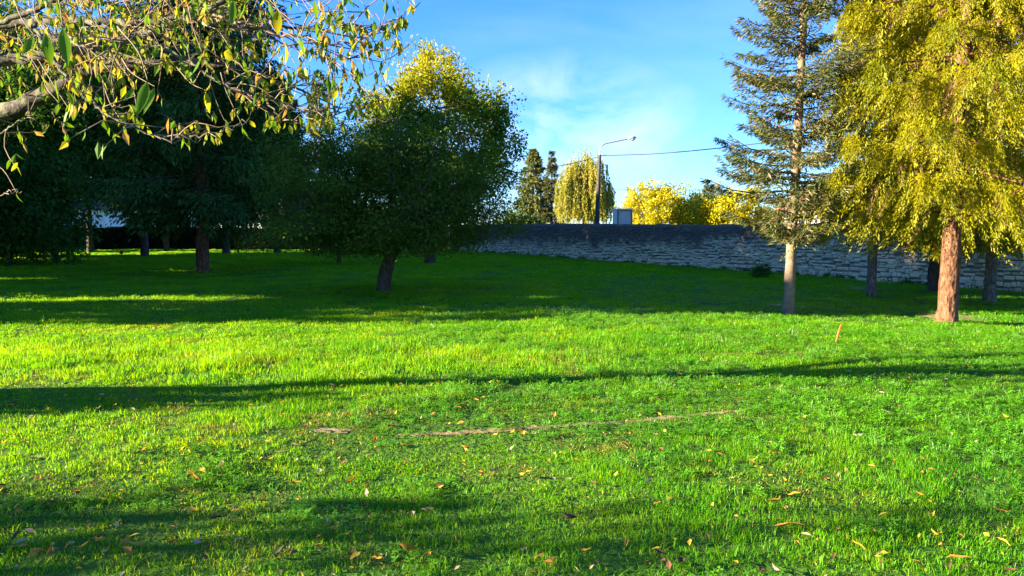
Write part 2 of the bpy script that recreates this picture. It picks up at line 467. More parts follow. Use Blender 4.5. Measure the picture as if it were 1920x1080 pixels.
for i, (x, y, r, lab) in enumerate(((9.35, 15.75, .60, 'ring of bare soil round the golden spruce trunk'),
                                    (6.5, 17.4, .45, 'ring of bare soil round the slim fir trunk'),
                                    (11.3, 23.6, .6, 'ring of bare soil round the grey trunk by the wall'),
                                    (-12.2, 29.2, .9, 'ring of bare soil round the large conifer trunk'))):
    soil_patch(x, y, r, r*0.9, lab, 20+i, 0.03)

# ------------------------------------------------------------------ grass (geometry nodes)
def blade_tuft(name, seed, nb, rad, hgt, wid, mats, lean=0.5, dry=0.06):
    q = rng(seed)
    r = rad*np.sqrt(q.random(nb)); a = q.random(nb)*2*math.pi
    base = np.stack([r*np.cos(a), r*np.sin(a), np.full(nb, -0.01)], 1)
    az = a + q.normal(size=nb)*1.1
    ln = lean*(0.3 + q.random(nb))
    hh = hgt*(0.45 + 0.75*q.random(nb))
    out = np.stack([np.cos(az), np.sin(az), np.zeros(nb)], 1)
    sd = np.stack([-np.sin(az), np.cos(az), np.zeros(nb)], 1)
    tw = (q.random(nb)*2-1)[:, None]
    sd = unit(sd + out*tw*0.8)
    w = wid*(0.6 + 0.7*q.random(nb))
    up = np.array([0, 0, 1.0])
    m1 = base + out*(hh*ln*0.28)[:, None] + up*(hh*0.58)[:, None]
    tip = base + out*(hh*ln)[:, None] + up*(hh*(1-0.22*ln))[:, None]
    V = np.stack([base - sd*w[:, None]/2, base + sd*w[:, None]/2, m1 + sd*w[:, None]*.42, m1 - sd*w[:, None]*.42, tip], 1).reshape(-1, 3)
    i = np.arange(nb)*5
    Q = np.stack([i, i+1, i+2, i+3], 1); T = np.stack([i+3, i+2, i+4], 1)
    mi = (q.random(nb) < dry).astype(int)
    me = np_mesh(name, V, Q, T, mats, False, np.concatenate([mi, mi]))
    return me

def clover_tuft(name, seed, n, rad, hgt, size):
    q = rng(seed)
    g = Geo()
    for _ in range(n):
        r, a = rad*math.sqrt(q.random()), q.random()*2*math.pi
        c = np.array([r*math.cos(a), r*math.sin(a), hgt*(0.5 + 0.7*q.random())])
        tilt = q.normal(size=2)*0.28
        s = size*(0.6+0.6*q.random()); a0 = q.random()*6.28
        for k in range(3):
            b = a0 + k*2.094
            pts = []
            for (rr, da) in ((0.05, 0), (0.62, -0.55), (1.0, -0.28), (1.0, 0.28), (0.62, 0.55)):
                x, y = rr*s*math.cos(b+da), rr*s*math.sin(b+da)
                pts.append(c + np.array([x, y, x*tilt[0]+y*tilt[1] + 0.12*s*abs(da)]))
            g.put(pts, [(0, 1, 2, 3)], [(0, 3, 4)])
        st = np.array([[c[0]*.8-.0012, c[1]*.8, -0.01], [c[0]*.8+.0012, c[1]*.8, -0.01], c + (0.001, 0, 0), c - (0.001, 0, 0)])
        g.put(st, [(0, 1, 2, 3)])
    return g.mesh(name, M['clover'])

tufts = bpy.data.collections.new('grass_tufts')
def tuft_obj(i, me):
    o = bpy.data.objects.new('tuft_%02d' % i, me)
    tufts.objects.link(o)
GM = [M['grass'], M['grass_dry']]
for i in range(4):
    tuft_obj(i, blade_tuft('grass_tuft', 10+i, 32, 0.075, 0.045, 0.0038, GM, 0.75, 0.05))
for i in range(4, 7):
    tuft_obj(i, blade_tuft('grass_tuft', 10+i, 50, 0.14, 0.048, 0.0065, GM, 0.75, 0.04))
for i in range(7, 9):
    tuft_obj(i, blade_tuft('grass_tuft', 10+i, 80, 0.36, 0.055, 0.02, GM, 0.7, 0.03))
for i in range(9, 11):
    tuft_obj(i, clover_tuft('clover_tuft', 40+i, 14, 0.09, 0.055, 0.017))
tuft_obj(11, blade_tuft('grass_tuft', 77, 12, 0.05, 0.085, 0.0045, GM, 0.9, 0.1))

tuft_obj(12, blade_tuft('grass_tuft', 88, 22, 0.08, 0.035, 0.004, [M['grass_dry'], M['grass_dry']], 1.1, 0.5))
def grass_points(seed):
    q = rng(seed)
    P, rot, scl, var = [], [], [], []
    def zone(y0, y1, dens, vs, base, margin=1.25):
        area = 0.72*margin*2*(y1*y1-y0*y0)/2 + 3*(y1-y0)
        n = int(area*dens)
        y = np.sqrt(y0*y0 + q.random(n)*(y1*y1-y0*y0))
        x = (q.random(n)*2-1)*(0.72*margin*y + 1.5)
        keep = np.ones(n, bool)
        d = np.min(np.hypot(x[:, None]-TR[None, ::3, 0], y[:, None]-TR[None, ::3, 1]), axis=1) if y0 < 12 else np.full(n, 9.)
        keep &= (d > 0.055) | (q.random(n) < np.where(x < -0.6, 0.55, 0.22))
        for (cx, cy, r, ry) in PATCH:
            e = np.hypot((x-cx)/r, (y-cy)/ry)
            keep &= (e > 1.0) | (q.random(n) < 0.30 + 0.35*(e > 0.5))
        wx = 12.5 - 0.562*(y-32)                         # plan line of the stone wall
        keep &= x < wx - 0.1
        keep &= y < 63.5
        thin = vnoise(x, y, 0.9, 4)
        keep &= (thin > 0.22) | (q.random(n) < 0.45)
        x, y, thin = x[keep], y[keep], thin[keep]
        n = len(x)
        h = 0.55 + 0.9*vnoise(x, y, 0.55, 1)*vnoise(x, y, 2.2, 2)*1.7
        tall = np.exp(-((y-9.6)/1.8)**2)*(x < 1.5)*(0.5 + vnoise(x, y, 1.1, 11))
        h = h*(1 + 0.55*tall)
        h = np.where(d[keep] < 0.6, h*0.6, h)
        sc = base*(0.75 + 0.5*q.random(n))
        v = q.choice(vs, n)
        cl = vnoise(x, y, 1.3, 21)*0.6 + vnoise(x, y, 0.5, 22)*0.4 + 0.06*np.clip(x, -3, 3)
        if y0 < 15:
            isc = (cl > 0.60) & (q.random(n) < 0.75)
            v = np.where(isc, q.choice([9, 10], n), v)
            h = np.where(isc, np.minimum(h, 1.1), h)
            sc = np.where(isc, 0.8 + 0.5*q.random(n), sc)
            dr = vnoise(x, y, 0.7, 41)*0.6 + vnoise(x, y, 0.25, 42)*0.4 + 0.10*((d[keep] < 0.5) | ((y > 5.2) & (y < 7.4) & (x > -3.2) & (x < 1))) > 0.68
            v = np.where(dr & (q.random(n) < 0.55), 12, v)
            lg = (~isc) & (~dr) & (q.random(n) < 0.025)
            v = np.where(lg, 11, v)
        P.append(np.column_stack([x, y, ground_z(x, y)]))
        rot.append(np.column_stack([q.normal(size=n)*0.12, q.normal(size=n)*0.12, q.random(n)*6.283]))
        scl.append(np.column_stack([sc, sc, sc*h]))
        var.append(v)
    zone(2.2, 7.5, 190, [0, 1, 2, 3], 1.0, 1.5)
    zone(7.5, 14, 130, [0, 1, 2, 3, 4, 5, 6], 1.1, 1.25)
    zone(14, 27, 42, [4, 5, 6], 1.25, 1.2)
    zone(27, 64, 10, [7, 8], 1.0, 1.15)
    return np.concatenate(P), np.concatenate(rot), np.concatenate(scl), np.concatenate(var)

def instance_tree():
    nt = bpy.data.node_groups.new('grass_scatter', 'GeometryNodeTree')
    nt.interface.new_socket('Geometry', in_out='INPUT', socket_type='NodeSocketGeometry')
    nt.interface.new_socket('Geometry', in_out='OUTPUT', socket_type='NodeSocketGeometry')
    N, L = nt.nodes.new, nt.links.new
    gi, go = N('NodeGroupInput'), N('NodeGroupOutput')
    ci, ip = N('GeometryNodeCollectionInfo'), N('GeometryNodeInstanceOnPoints')
    ci.inputs['Collection'].default_value = tufts
    ci.inputs['Separate Children'].default_value = True
    ci.inputs['Reset Children'].default_value = True
    def na(name, t):
        n = N('GeometryNodeInputNamedAttribute'); n.data_type = t; n.inputs['Name'].default_value = name
        return n.outputs['Attribute']
    ip.inputs['Pick Instance'].default_value = True
    L(gi.outputs[0], ip.inputs['Points'])
    L(ci.outputs[0], ip.inputs['Instance'])
    L(na('variant', 'INT'), ip.inputs['Instance Index'])
    L(na('rot', 'FLOAT_VECTOR'), ip.inputs['Rotation'])
    L(na('scl', 'FLOAT_VECTOR'), ip.inputs['Scale'])
    L(ip.outputs[0], go.inputs[0])
    return nt

GP, GR, GS, GVv = grass_points(1)
gm = np_mesh('grass', GP)
a = gm.attributes.new('variant', 'INT', 'POINT'); a.data.foreach_set('value', GVv.astype(np.int32))
a = gm.attributes.new('rot', 'FLOAT_VECTOR', 'POINT'); a.data.foreach_set('vector', GR.astype(np.float32).ravel())
a = gm.attributes.new('scl', 'FLOAT_VECTOR', 'POINT'); a.data.foreach_set('vector', GS.astype(np.float32).ravel())
grass = add('grass', gm, kind='stuff', label='green grass and clover covering the lawn', cat='grass')
md = grass.modifiers.new('scatter', 'NODES'); md.node_group = instance_tree()
print('grass instances', len(GP))

# ------------------------------------------------------------------ stone wall
WA = np.array([-5.3, 63.7]); WB = np.array([21.5, 16.0])           # far and near end
WD = (WB-WA)/np.linalg.norm(WB-WA); WN = np.array([WD[1], -WD[0]])
if np.dot(WN, -WA) < 0:
    WN = -WN
WLEN = float(np.linalg.norm(WB-WA)); WH = 2.2

def wall_mat():
    m, nt, N, L = new_mat('wall_stone')
    out, bs = N('ShaderNodeOutputMaterial'), N('ShaderNodeBsdfPrincipled')
    geo = N('ShaderNodeNewGeometry'); oi = N('ShaderNodeObjectInfo')
    sep = N('ShaderNodeSeparateXYZ'); L(geo.outputs['Position'], sep.inputs[0])
    nA, nB, nC = N('ShaderNodeTexNoise'), N('ShaderNodeTexNoise'), N('ShaderNodeTexNoise')
    nA.inputs['Scale'].default_value = 0.9; nA.inputs['Detail'].default_value = 7; nA.inputs['Roughness'].default_value = 0.65
    nB.inputs['Scale'].default_value = 9; nB.inputs['Detail'].default_value = 6
    nC.inputs['Scale'].default_value = 3.5; nC.inputs['Detail'].default_value = 4
    for n in (nA, nB, nC):
        L(geo.outputs['Position'], n.inputs['Vector'])
    rnd = N('ShaderNodeMix'); rnd.data_type = 'FLOAT'; rnd.inputs[0].default_value = 0.4
    L(geo.outputs['Random Per Island'], rnd.inputs[2]); L(nB.outputs['Fac'], rnd.inputs[3])
    rp = ramp(nt, [(0.2, (0.42, 0.32, 0.19)), (0.5, (0.66, 0.53, 0.34)), (0.8, (0.80, 0.66, 0.45))])
    L(rnd.outputs[0], rp.inputs['Fac'])
    # dark algae stain running down from the coping, deeper towards the far end
    def math_(op, a, b):
        n = N('ShaderNodeMath'); n.operation = op
        for k, v in enumerate((a, b)):
            if isinstance(v, (int, float)): n.inputs[k].default_value = v
            else: L(v, n.inputs[k])
        return n.outputs[0]
    far = N('ShaderNodeMapRange'); far.inputs[1].default_value = 28; far.inputs[2].default_value = 40; far.inputs[3].default_value = 1.75; far.inputs[4].default_value = 0.92
    L(sep.outputs[1], far.inputs[0])
    hgt = math_('SUBTRACT', sep.outputs[2], far.outputs[0])
    hgt = math_('ADD', hgt, math_('MULTIPLY', math_('SUBTRACT', nA.outputs['Fac'], 0.5), 2.2))
    hgt = math_('ADD', hgt, math_('MULTIPLY', math_('SUBTRACT', geo.outputs['Random Per Island'], 0.55), 0.55))
    st = N('ShaderNodeMapRange'); st.inputs[1].default_value = -0.12; st.inputs[2].default_value = 0.42; st.inputs[4].default_value = 0.93
    L(hgt, st.inputs[0])
    stain = N('ShaderNodeMix'); stain.data_type = 'RGBA'
    L(st.outputs[0], stain.inputs[0]); L(rp.outputs[0], stain.inputs[6])
    stain.inputs[7].default_value = (0.085, 0.072, 0.062, 1)
    L(stain.outputs[2], bs.inputs['Base Color'])
    bs.inputs['Roughness'].default_value = 0.92
    b = N('ShaderNodeBump'); b.inputs['Strength'].default_value = 0.7; b.inputs['Distance'].default_value = 0.02
    L(nB.outputs['Fac'], b.inputs['Height']); L(b.outputs[0], bs.inputs['Normal'])
    L(bs.outputs[0], out.inputs['Surface'])
    return m
M['wall'] = wall_mat()
M['mortar'] = solid_mat('lime_mortar', [(0, (0.12, 0.10, 0.075)), (1, (0.24, 0.205, 0.15))], 8, 0.95, 0.5, 0.02)

def wall_pt(s, z, out):
    p = WA + WD*s + WN*out
    return np.array([p[0], p[1], z])

def wall_base(s):
    p = WA + WD*s
    return float(ground_z(*p))

wroot = thing('stone_wall', (WA[0], WA[1], wall_base(0)), 'long old rubble stone wall with dark stained top along the lawn', 'wall')
woff = np.array(wroot.location)
g = Geo()
ss = np.linspace(0, WLEN, 60)
for i in range(59):
    a0, a1 = ss[i], ss[i+1]
    z0, z1 = wall_base(a0), wall_base(a1)
    v = []
    for a, z in ((a0, z0), (a1, z1)):
        v += [wall_pt(a, z-0.4, 0), wall_pt(a, z+WH-0.04, 0), wall_pt(a, z+WH-0.04, -0.5), wall_pt(a, z-0.4, -0.5)]
    g.put(v, [(0, 1, 5, 4), (1, 2, 6, 5), (2, 3, 7, 6)])
add('mortar_core', g.mesh('mortar_core', M['mortar'], False, woff), wroot)

rg = rng(77)
stones = []
def stone_geo(s0, s1, z0, z1, proud, rough=1.0):
    """a stone face: rim against the mortar, uneven front"""
    c = min(0.022, (z1-z0)*0.2)
    j = lambda k: rg.normal()*k*rough
    bs = [(s0, z0), (s1, z0), (s1, z1), (s0, z1)]
    V = []
    for a, z in bs:
        V.append(wall_pt(a + j(.006), z + j(.005), -0.02))
    fr = [(s0+c, z0+c), (s1-c, z0+c), (s1-c, z1-c), (s0+c, z1-c)]
    for k, (a, z) in enumerate(bs):
        V.append(wall_pt(a + j(.008), z + j(.006), proud*0.55))
    for a, z in fr:
        V.append(wall_pt(a + j(.014), z + j(.010), proud + j(.006)))
    Q = [(8, 9, 10, 11)] + [(4+k, 4+(k+1) % 4, 8+(k+1) % 4, 8+k) for k in range(4)] + [(k, (k+1) % 4, 4+(k+1) % 4, 4+k) for k in range(4)]
    return np.array(V), Q
z_rel = 0.0
courses = []
while z_rel < WH - 0.19:
    hgt = rg.uniform(0.09, 0.165) if z_rel > 0.45 else rg.uniform(0.13, 0.22)
    hgt = min(hgt, WH - 0.16 - z_rel) if WH - 0.16 - z_rel - hgt > 0.08 or WH - 0.16 - z_rel < hgt else WH - 0.16 - z_rel
    courses.append((z_rel, hgt)); z_rel += hgt
    if WH - 0.16 - z_rel < 0.06:
        break
for ci_, (zr, hh) in enumerate(courses):
    s = -rg.uniform(0, 0.3)
    while s < WLEN:
        w = 0.12 + 0.32*rg.random()**1.5*(1.25 if zr < 0.4 else 1)
        if s > 0 and s + w < WLEN:
            zb = wall_base(s + w/2)
            dz = 0.05*math.sin(s*1.1 + ci_*0.7) + rg.normal()*0.026
            if 0 < ci_ < len(courses)-1 and rg.random() < 0.16 and hh > 0.13:      # two thin stones in one course
                m_ = hh*rg.uniform(0.4, 0.6)
                stones.append((s, s+w-0.026, zb+zr+dz, zb+zr+dz+m_-0.024)); stones.append((s, s+w-0.026, zb+zr+dz+m_, zb+zr+dz+hh-0.03))
            else:
                stones.append((s, s+w-0.026, zb+zr+dz, zb+zr+dz+hh-0.03))
        s += w
def size_px(st):
    p = WA + WD*(st[0]+st[1])/2
    px = 960 + F*p[0]/p[1]
    vis = 1.0 if 1130 < px < 1740 else 0.15
    if 1560 < px and st[2] > 0.9: vis = 0.1
    return (st[1]-st[0])/p[1]*vis
stones.sort(key=size_px, reverse=True)
rest = Geo()
for k, st in enumerate(stones):
    V, Q = stone_geo(*st, rg.uniform(0.015, 0.075))
    if k < 300:
        c = V.mean(0)
        add('stone', np_mesh('stone', V - c, Q, None, M['wall']), wroot, loc=c - woff)
    else:
        rest.put(V, Q)
add('rubble_stones', rest.mesh('rubble_stones', M['wall'], False, woff), wroot, kind='stuff')
g = Geo()
s = 0.0
while s < WLEN - 0.7:
    w = rg.uniform(0.35, 0.7); zb = wall_base(s+w/2) + WH - 0.15
    o0, o1 = 0.05 + rg.normal()*0.012, -0.55
    t = 0.15 + rg.normal()*0.02
    V = [wall_pt(s, zb, o0), wall_pt(s+w-.02, zb, o0), wall_pt(s+w-.02, zb, o1), wall_pt(s, zb, o1),
         wall_pt(s+.01, zb+t, o0-.05), wall_pt(s+w-.03, zb+t+rg.normal()*.012, o0-.05), wall_pt(s+w-.03, zb+t, o1+.05), wall_pt(s+.01, zb+t, o1+.05)]
    g.put(V, [(0, 3, 2, 1), (4, 5, 6, 7), (0, 1, 5, 4), (1, 2, 6, 5), (2, 3, 7, 6), (3, 0, 4, 7)])
    s += w
add('coping', g.mesh('coping', M['wall'], False, woff), wroot, kind='stuff')

# weeds along the foot of the wall
q = rng(88)
cl = WLEN*q.random(130)
n = 130*26
ci = np.repeat(np.arange(130), 26)
s_w = cl[ci] + 0.10*q.normal(size=n); o_w = 0.03 + 0.14*q.random(n)
xy = WA + WD*s_w[:, None] + WN*o_w[:, None]
hw = (0.08 + 0.22*q.random(130)**2)[ci]
P = np.column_stack([xy, ground_z(xy[:, 0], xy[:, 1]) + hw*q.random(n)*0.7])
D = np.array([0, 0, 1.0]) + q.normal(size=(n, 3))*0.6
sz = 0.10*(0.6 + 0.8*q.random(n))
add('wall_foot_weeds', leaf_mesh('wall_foot_weeds', [M['broad']], [(P, D, rand_dirs(q, n), sz, sz*0.35, 0)], (0, 0, 0)), None, 'low weeds growing along the foot of the stone wall', 'weeds', None, 'stuff')

# ------------------------------------------------------------------ trees
def base_pt(px, py):
    return gp(px, py)

def trunk_geo(g, pts, r0, r1, sides=14, seed=0, flare=0.35, wob=0.045, n=26):
    q = rng(seed)
    P = smooth_path(pts, n*2)
    t = np.linspace(0, 1, n)**1.6
    P = np.stack([np.interp(t, np.linspace(0, 1, len(P)), P[:, k]) for k in range(3)], 1)
    rad = r0*(1-t) + r1*t
    H = P[:, 2] - P[0, 2]
    fl = flare*(0.45*np.exp(-H/0.30) + 0.8*np.exp(-H/0.07))
    g.tube(P, rad*(1+fl*0.7), sides, wob, q, flare=fl*0.6)
    return P

def conifer(name, base, H, h0, Rmax, nb, per, leaf, mats, label, cat='tree', group=None, bark='bark_dark', r0=0.25, seed=0,
            droop=0.25, up=0.15, hang=0.25, power=0.8, width=0.32, mat_w=None, lean=(0, 0), tip=0.0, frond_len=1.0, gaps=0.0, side_bias=0):
    """whorled conifer: trunk, boughs, flat or hanging sprays"""
    q = rng(seed)
    root = thing(name, base, label, cat, group)
    b = np.asarray(base)
    top = b + np.array([lean[0], lean[1], H])
    g = Geo()
    P = trunk_geo(g, [b - (0, 0, 0.15), b + (top-b)*0.3, b + (top-b)*0.65, top], r0, 0.03, 12, seed)
    add('trunk', g.mesh('trunk', M[bark], True, b), root)
    hf = np.sort(q.random(nb))
    h = h0 + (H-h0)*hf
    az = np.arange(nb)*2.399 + q.normal(size=nb)*0.5
    ln = Rmax*np.clip((1-hf), 0, 1)**power*(0.68 + 0.45*q.random(nb)) + tip + 0.12
    ln *= np.clip(0.55 + hf*6, 0, 1)
    if gaps:
        ln *= np.where(q.random(nb) < gaps, 0.5, 1)
    el = q.normal(size=nb)*0.10 + 0.35*hf**2 + 0.05
    bo = Geo()
    Ps, Ds, Ns, Ls, Ws, Ms = [], [], [], [], [], []
    sx = np.interp(h, [0, H], [0, 1])
    for k in range(nb):
        o = b + np.array([lean[0]*h[k]/H, lean[1]*h[k]/H, h[k]])
        d = np.array([math.cos(az[k]), math.sin(az[k]), 0]); sd = np.array([-d[1], d[0], 0])
        def pos(t):
            t = np.asarray(t)[..., None]
            return o + d*ln[k]*t*math.cos(el[k]) + np.array([0, 0, 1.0])*ln[k]*(math.sin(el[k])*t - droop*t**1.4 + up*t**3)
        bo.tube(pos(np.linspace(0, 0.95, 5)), np.linspace(0.012+0.014*ln[k]*0.5, 0.006, 5), 4, cap=False)
        m = max(6, int(per*(0.35+ln[k]/Rmax)))
        t = 0.12 + 0.9*q.random(m)**0.75
        wl = width*ln[k]*(1.15-t)*frond_len + 0.05
        s = (q.random(m)*2-1)
        p = pos(t) + sd*(s*wl)[:, None]
        hg = hang*(q.random(m)**2)*(0.5 + 0.8*(1-np.abs(s)))
        p[:, 2] -= hg*ln[k]**0.4 + 0.12*np.abs(s)*wl
        dr = d*(0.8) + sd*(np.sign(s)*0.7)[:, None] + q.normal(size=(m, 3))*0.35
        dr[:, 2] -= 0.35 + 1.6*hg/(hang+1e-3)*min(1, hang*2)
        dr[:, 2] += 0.5*up
        nrm = np.array([0, 0, 1.0]) + q.normal(size=(m, 3))*0.5
        Ps.append(p); Ds.append(dr); Ns.append(nrm)
        sz = leaf[0]*(0.6+0.8*q.random(m)); Ls.append(sz); Ws.append(sz*leaf[1])
        Ms.append(np.full(m, 0) if mat_w is None else q.choice(len(mats), m, p=mat_w))
    add('boughs', bo.mesh('boughs', M['bark_dark'], True, b), root, kind='stuff')
    Pa, Da, Na, La, Wa, Ma = (np.concatenate(x) for x in (Ps, Ds, Ns, Ls, Ws, Ms))
    gr = [(Pa[Ma == i], Da[Ma == i], Na[Ma == i], La[Ma == i], Wa[Ma == i], i) for i in range(len(mats))]
    add('crown', leaf_mesh('crown', [M[x] for x in mats], gr, b), root, kind='stuff')
    return root

def broadleaf(name, base, trunk_pts, r0, r1, centre, radii, nclump, per, leaf, mats, mat_fn, label, cat='tree', group=None, bark='bark_dark',
              seed=0, clump=(0.6, 0.35), shell=0.5, nlimb=9, envelope=None, flat=1.0, limb_r=0.1, droop=0.2, floor=None, root=None, fork=None):
    q = rng(seed)
    b = np.asarray(base, float)
    root = root or thing(name, base, label, cat, group)
    g = Geo()
    tp = [np.asarray(p, float) for p in trunk_pts]
    trunk_geo(g, [b - (0, 0, 0.15)] + tp, r0, r1, 12, seed)
    add('trunk', g.mesh('trunk', M[bark], True, b), root)
    c = np.asarray(centre, float); rd = np.asarray(radii, float)
    # clump centres in the envelope
    u = rand_dirs(q, nclump)
    rr = (shell + (1-shell)*q.random(nclump))**0.6
    bump = 1 + 0.22*np.sin(u[:, 0]*5.1 + seed)*np.sin(u[:, 2]*4.3 + 1) + 0.12*np.sin(u[:, 1]*9 + u[:, 2]*7 + seed)
    C = c + u*rd*(rr*bump)[:, None]
    if envelope is not None:
        C = envelope(C, q)
    if floor is not None:
        lo = ground_z(C[:, 0], C[:, 1]) + floor
        C[:, 2] = np.where(C[:, 2] < lo, lo + 0.5*np.abs(q.normal(size=len(C)))*0.8, C[:, 2])
    # limbs
    bo = Geo()
    fk = tp[-1] if fork is None else np.asarray(fork)
    ld = rand_dirs(q, nlimb*3); ld = ld[ld[:, 2] > -0.15][:nlimb]
    pts, own = [], []
    for d in ld:
        e = c + d*rd*0.72
        mid = fk*0.5 + e*0.5 + np.array([0, 0, 0.10*rd[2]]) + q.normal(size=3)*0.15
        lp = smooth_path([fk - (0, 0, .1), fk*0.75 + e*0.25 + np.array([0, 0, .06*rd[2]]), mid, e], 9)
        bo.tube(lp, np.linspace(limb_r, limb_r*0.22, 9), 7)
        pts.append(lp)
    LP = np.concatenate(pts)
    for k in range(len(C)):
        dd = np.linalg.norm(LP - C[k], axis=1) + 0.6*np.maximum(0, LP[:, 2]-C[k, 2])
        s = LP[np.argmin(dd)]
        m = (s + C[k])/2 + q.normal(size=3)*0.12
        bo.tube(smooth_path([s, m, C[k]], 4), np.linspace(limb_r*0.2, limb_r*0.06, 4), 4, cap=False)
    add('limbs', bo.mesh('limbs', M[bark], True, b), root, kind='stuff')
    n = nclump*per
    ci = np.repeat(np.arange(len(C)), per); n = len(ci)
    cs = (clump[0] + clump[1]*q.random(len(C)))[ci]
    off = rand_dirs(q, n)*(q.random(n)**0.45)[:, None]
    off[:, 2] *= flat
    stretch = 1 + 0.5*np.abs(q.normal(size=len(C)))
    sdir = unit(C - c + q.normal(size=C.shape)*0.5)
    off = off + sdir[ci]*(np.sum(off*sdir[ci], 1)*(stretch[ci]-1))[:, None]
    P = C[ci] + off*cs[:, None]
    D = rand_dirs(q, n) + unit(off)*0.7; D[:, 2] -= droop; D[:, 2] *= (0.5 + 0.5*flat)
    N = q.normal(size=(n, 3))*0.55 + np.array([0, 0, 1.0])
    sz = leaf[0]*(0.6 + 0.7*q.random(n))
    mi = mat_fn(P, q)
    gr = [(P[mi == i], D[mi == i], N[mi == i], sz[mi == i], sz[mi == i]*leaf[1], i) for i in range(len(mats))]
    add('crown', leaf_mesh('crown', [M[x] for x in mats], gr, b), root, kind='stuff')
    return root

one = lambda P, q: np.zeros(len(P), int)
def mixw(*w):
    return lambda P, q: q.choice(len(w), len(P), p=np.array(w)/sum(w))

# --- the leaning dark tree in the middle
b = gp(717, 548)
f = at(733, 478, b[1])
Yc = b[1]
def env_yew(C, q):
    C = C.copy()
    # flat underside sagging outward, wider on the left low down
    return C
ctr = at(712, 404, Yc)
broadleaf('spreading_tree', b, [b + (f-b)*0.5 + (-0.03, 0, 0), f, f + (0.12, 0, 0.5)], 0.19, 0.15, ctr, (2.95, 2.6, 2.4), 560, 215, (0.085, 0.46),
          ['yew', 'yew_gold'], mixw(0.95, 0.05), 'dark spreading tree on a short leaning trunk, centre of the lawn', seed=3,
          clump=(0.40, 0.32), shell=0.25, nlimb=14, flat=0.5, limb_r=0.085, droop=0.25, floor=1.2, fork=f)

# --- oak behind it
b = gp(807, 494)
Yc = b[1]
ctr = at(815, 272, Yc)
def oak_m(P, q):  # upper leaves coloured yellower, painting sunlight onto the crown top
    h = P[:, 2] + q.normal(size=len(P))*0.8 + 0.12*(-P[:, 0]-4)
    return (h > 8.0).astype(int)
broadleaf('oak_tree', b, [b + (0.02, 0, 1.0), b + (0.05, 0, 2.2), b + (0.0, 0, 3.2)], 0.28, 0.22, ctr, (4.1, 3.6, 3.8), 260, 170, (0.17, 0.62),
          ['oak', 'oak_sunlit'], oak_m, 'tall broad oak with yellow sunlit top behind the leaning tree', seed=11, clump=(0.38, 0.6), shell=0.6,
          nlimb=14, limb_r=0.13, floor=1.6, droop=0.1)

# --- small trunk left of it
b = gp(635, 495)
ctr = at(600, 425, b[1])
broadleaf('small_tree', b, [b + (0.02, 0, 0.5), b + (-0.03, 0, 1.2)], 0.10, 0.07, ctr, (2.2, 1.9, 1.1), 120, 150, (0.12, 0.5), ['yew'], one,
          'small low tree on a thin dark trunk beside the oak', seed=21, clump=(0.4, 0.3), nlimb=7, flat=0.6, limb_r=0.05, floor=0.5)

# --- big dark conifer on the left, and those behind it
b = gp(380, 512)
conifer('dark_conifer', b, 19, 2.2, 3.9, 260, 420, (0.20, 0.36), ['dark_conifer'], 'big dark conifer with stout brown trunk left of centre', r0=0.25, seed=31,
        bark='bark_spruce', droop=0.28, up=0.12, hang=0.45, power=0.45, lean=(0.3, 0))
for i, (px, py, H, Rm, lab, r0) in enumerate((
        (272, 470, 15, 3.2, 'dark conifer in front of the white house, left of the big conifer', 0.24),
        (425, 470, 15, 3.6, 'dark conifer by the hedge, just right of the big conifer', 0.26),
        (520, 468, 13, 3.2, 'dark conifer at the right end of the hedge', 0.24),
        (313, 469, 16, 3.0, 'slim dark conifer at the hedge behind the big conifer', 0.2))):
    X = (px-960)/F; Y = (46, 50, 54, 56)[i]
    b = np.array([X*Y, Y, float(ground_z(X*Y, Y))])
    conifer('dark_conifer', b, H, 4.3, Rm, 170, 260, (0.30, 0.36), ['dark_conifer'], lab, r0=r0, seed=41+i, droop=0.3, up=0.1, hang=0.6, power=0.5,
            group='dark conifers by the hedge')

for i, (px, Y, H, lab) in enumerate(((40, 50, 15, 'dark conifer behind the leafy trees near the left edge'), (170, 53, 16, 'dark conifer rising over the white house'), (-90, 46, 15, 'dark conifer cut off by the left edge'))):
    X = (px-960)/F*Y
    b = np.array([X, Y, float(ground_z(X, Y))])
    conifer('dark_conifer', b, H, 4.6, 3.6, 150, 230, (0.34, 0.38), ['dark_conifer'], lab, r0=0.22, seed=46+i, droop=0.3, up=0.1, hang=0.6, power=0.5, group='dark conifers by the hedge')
# --- broadleaf trees at the left edge
for i, (px, Y, zc, rad, nc, lab, th) in enumerate((
        (105, 36, 7.3, (3.4, 3.0, 4.0), 260, 'tall leafy dark green tree near the left edge, in front of the house', 0.17),
        (20, 33, 3.0, (3.2, 2.6, 2.3), 190, 'low bushy green tree at the left edge of the lawn', 0.12),
        (-40, 38, 8.5, (4.2, 3.2, 5.0), 230, 'tall dark green tree behind the low bushy one, cut by the left edge', 0.2))):
    X = (px-960)/F*Y
    b = np.array([X, Y, float(ground_z(X, Y))])
    broadleaf('leafy_tree', b, [b + (0, 0, 1), b + (0.1, 0, 2.2)], th, th*0.7, (X, Y, zc), rad, nc, 150, (0.19, 0.6), ['broad'], one, lab, seed=51+i,
              clump=(0.6, 0.4), shell=0.4, nlimb=10, limb_r=th*0.5, floor=0.35 if i == 1 else 1.1, droop=0.35)

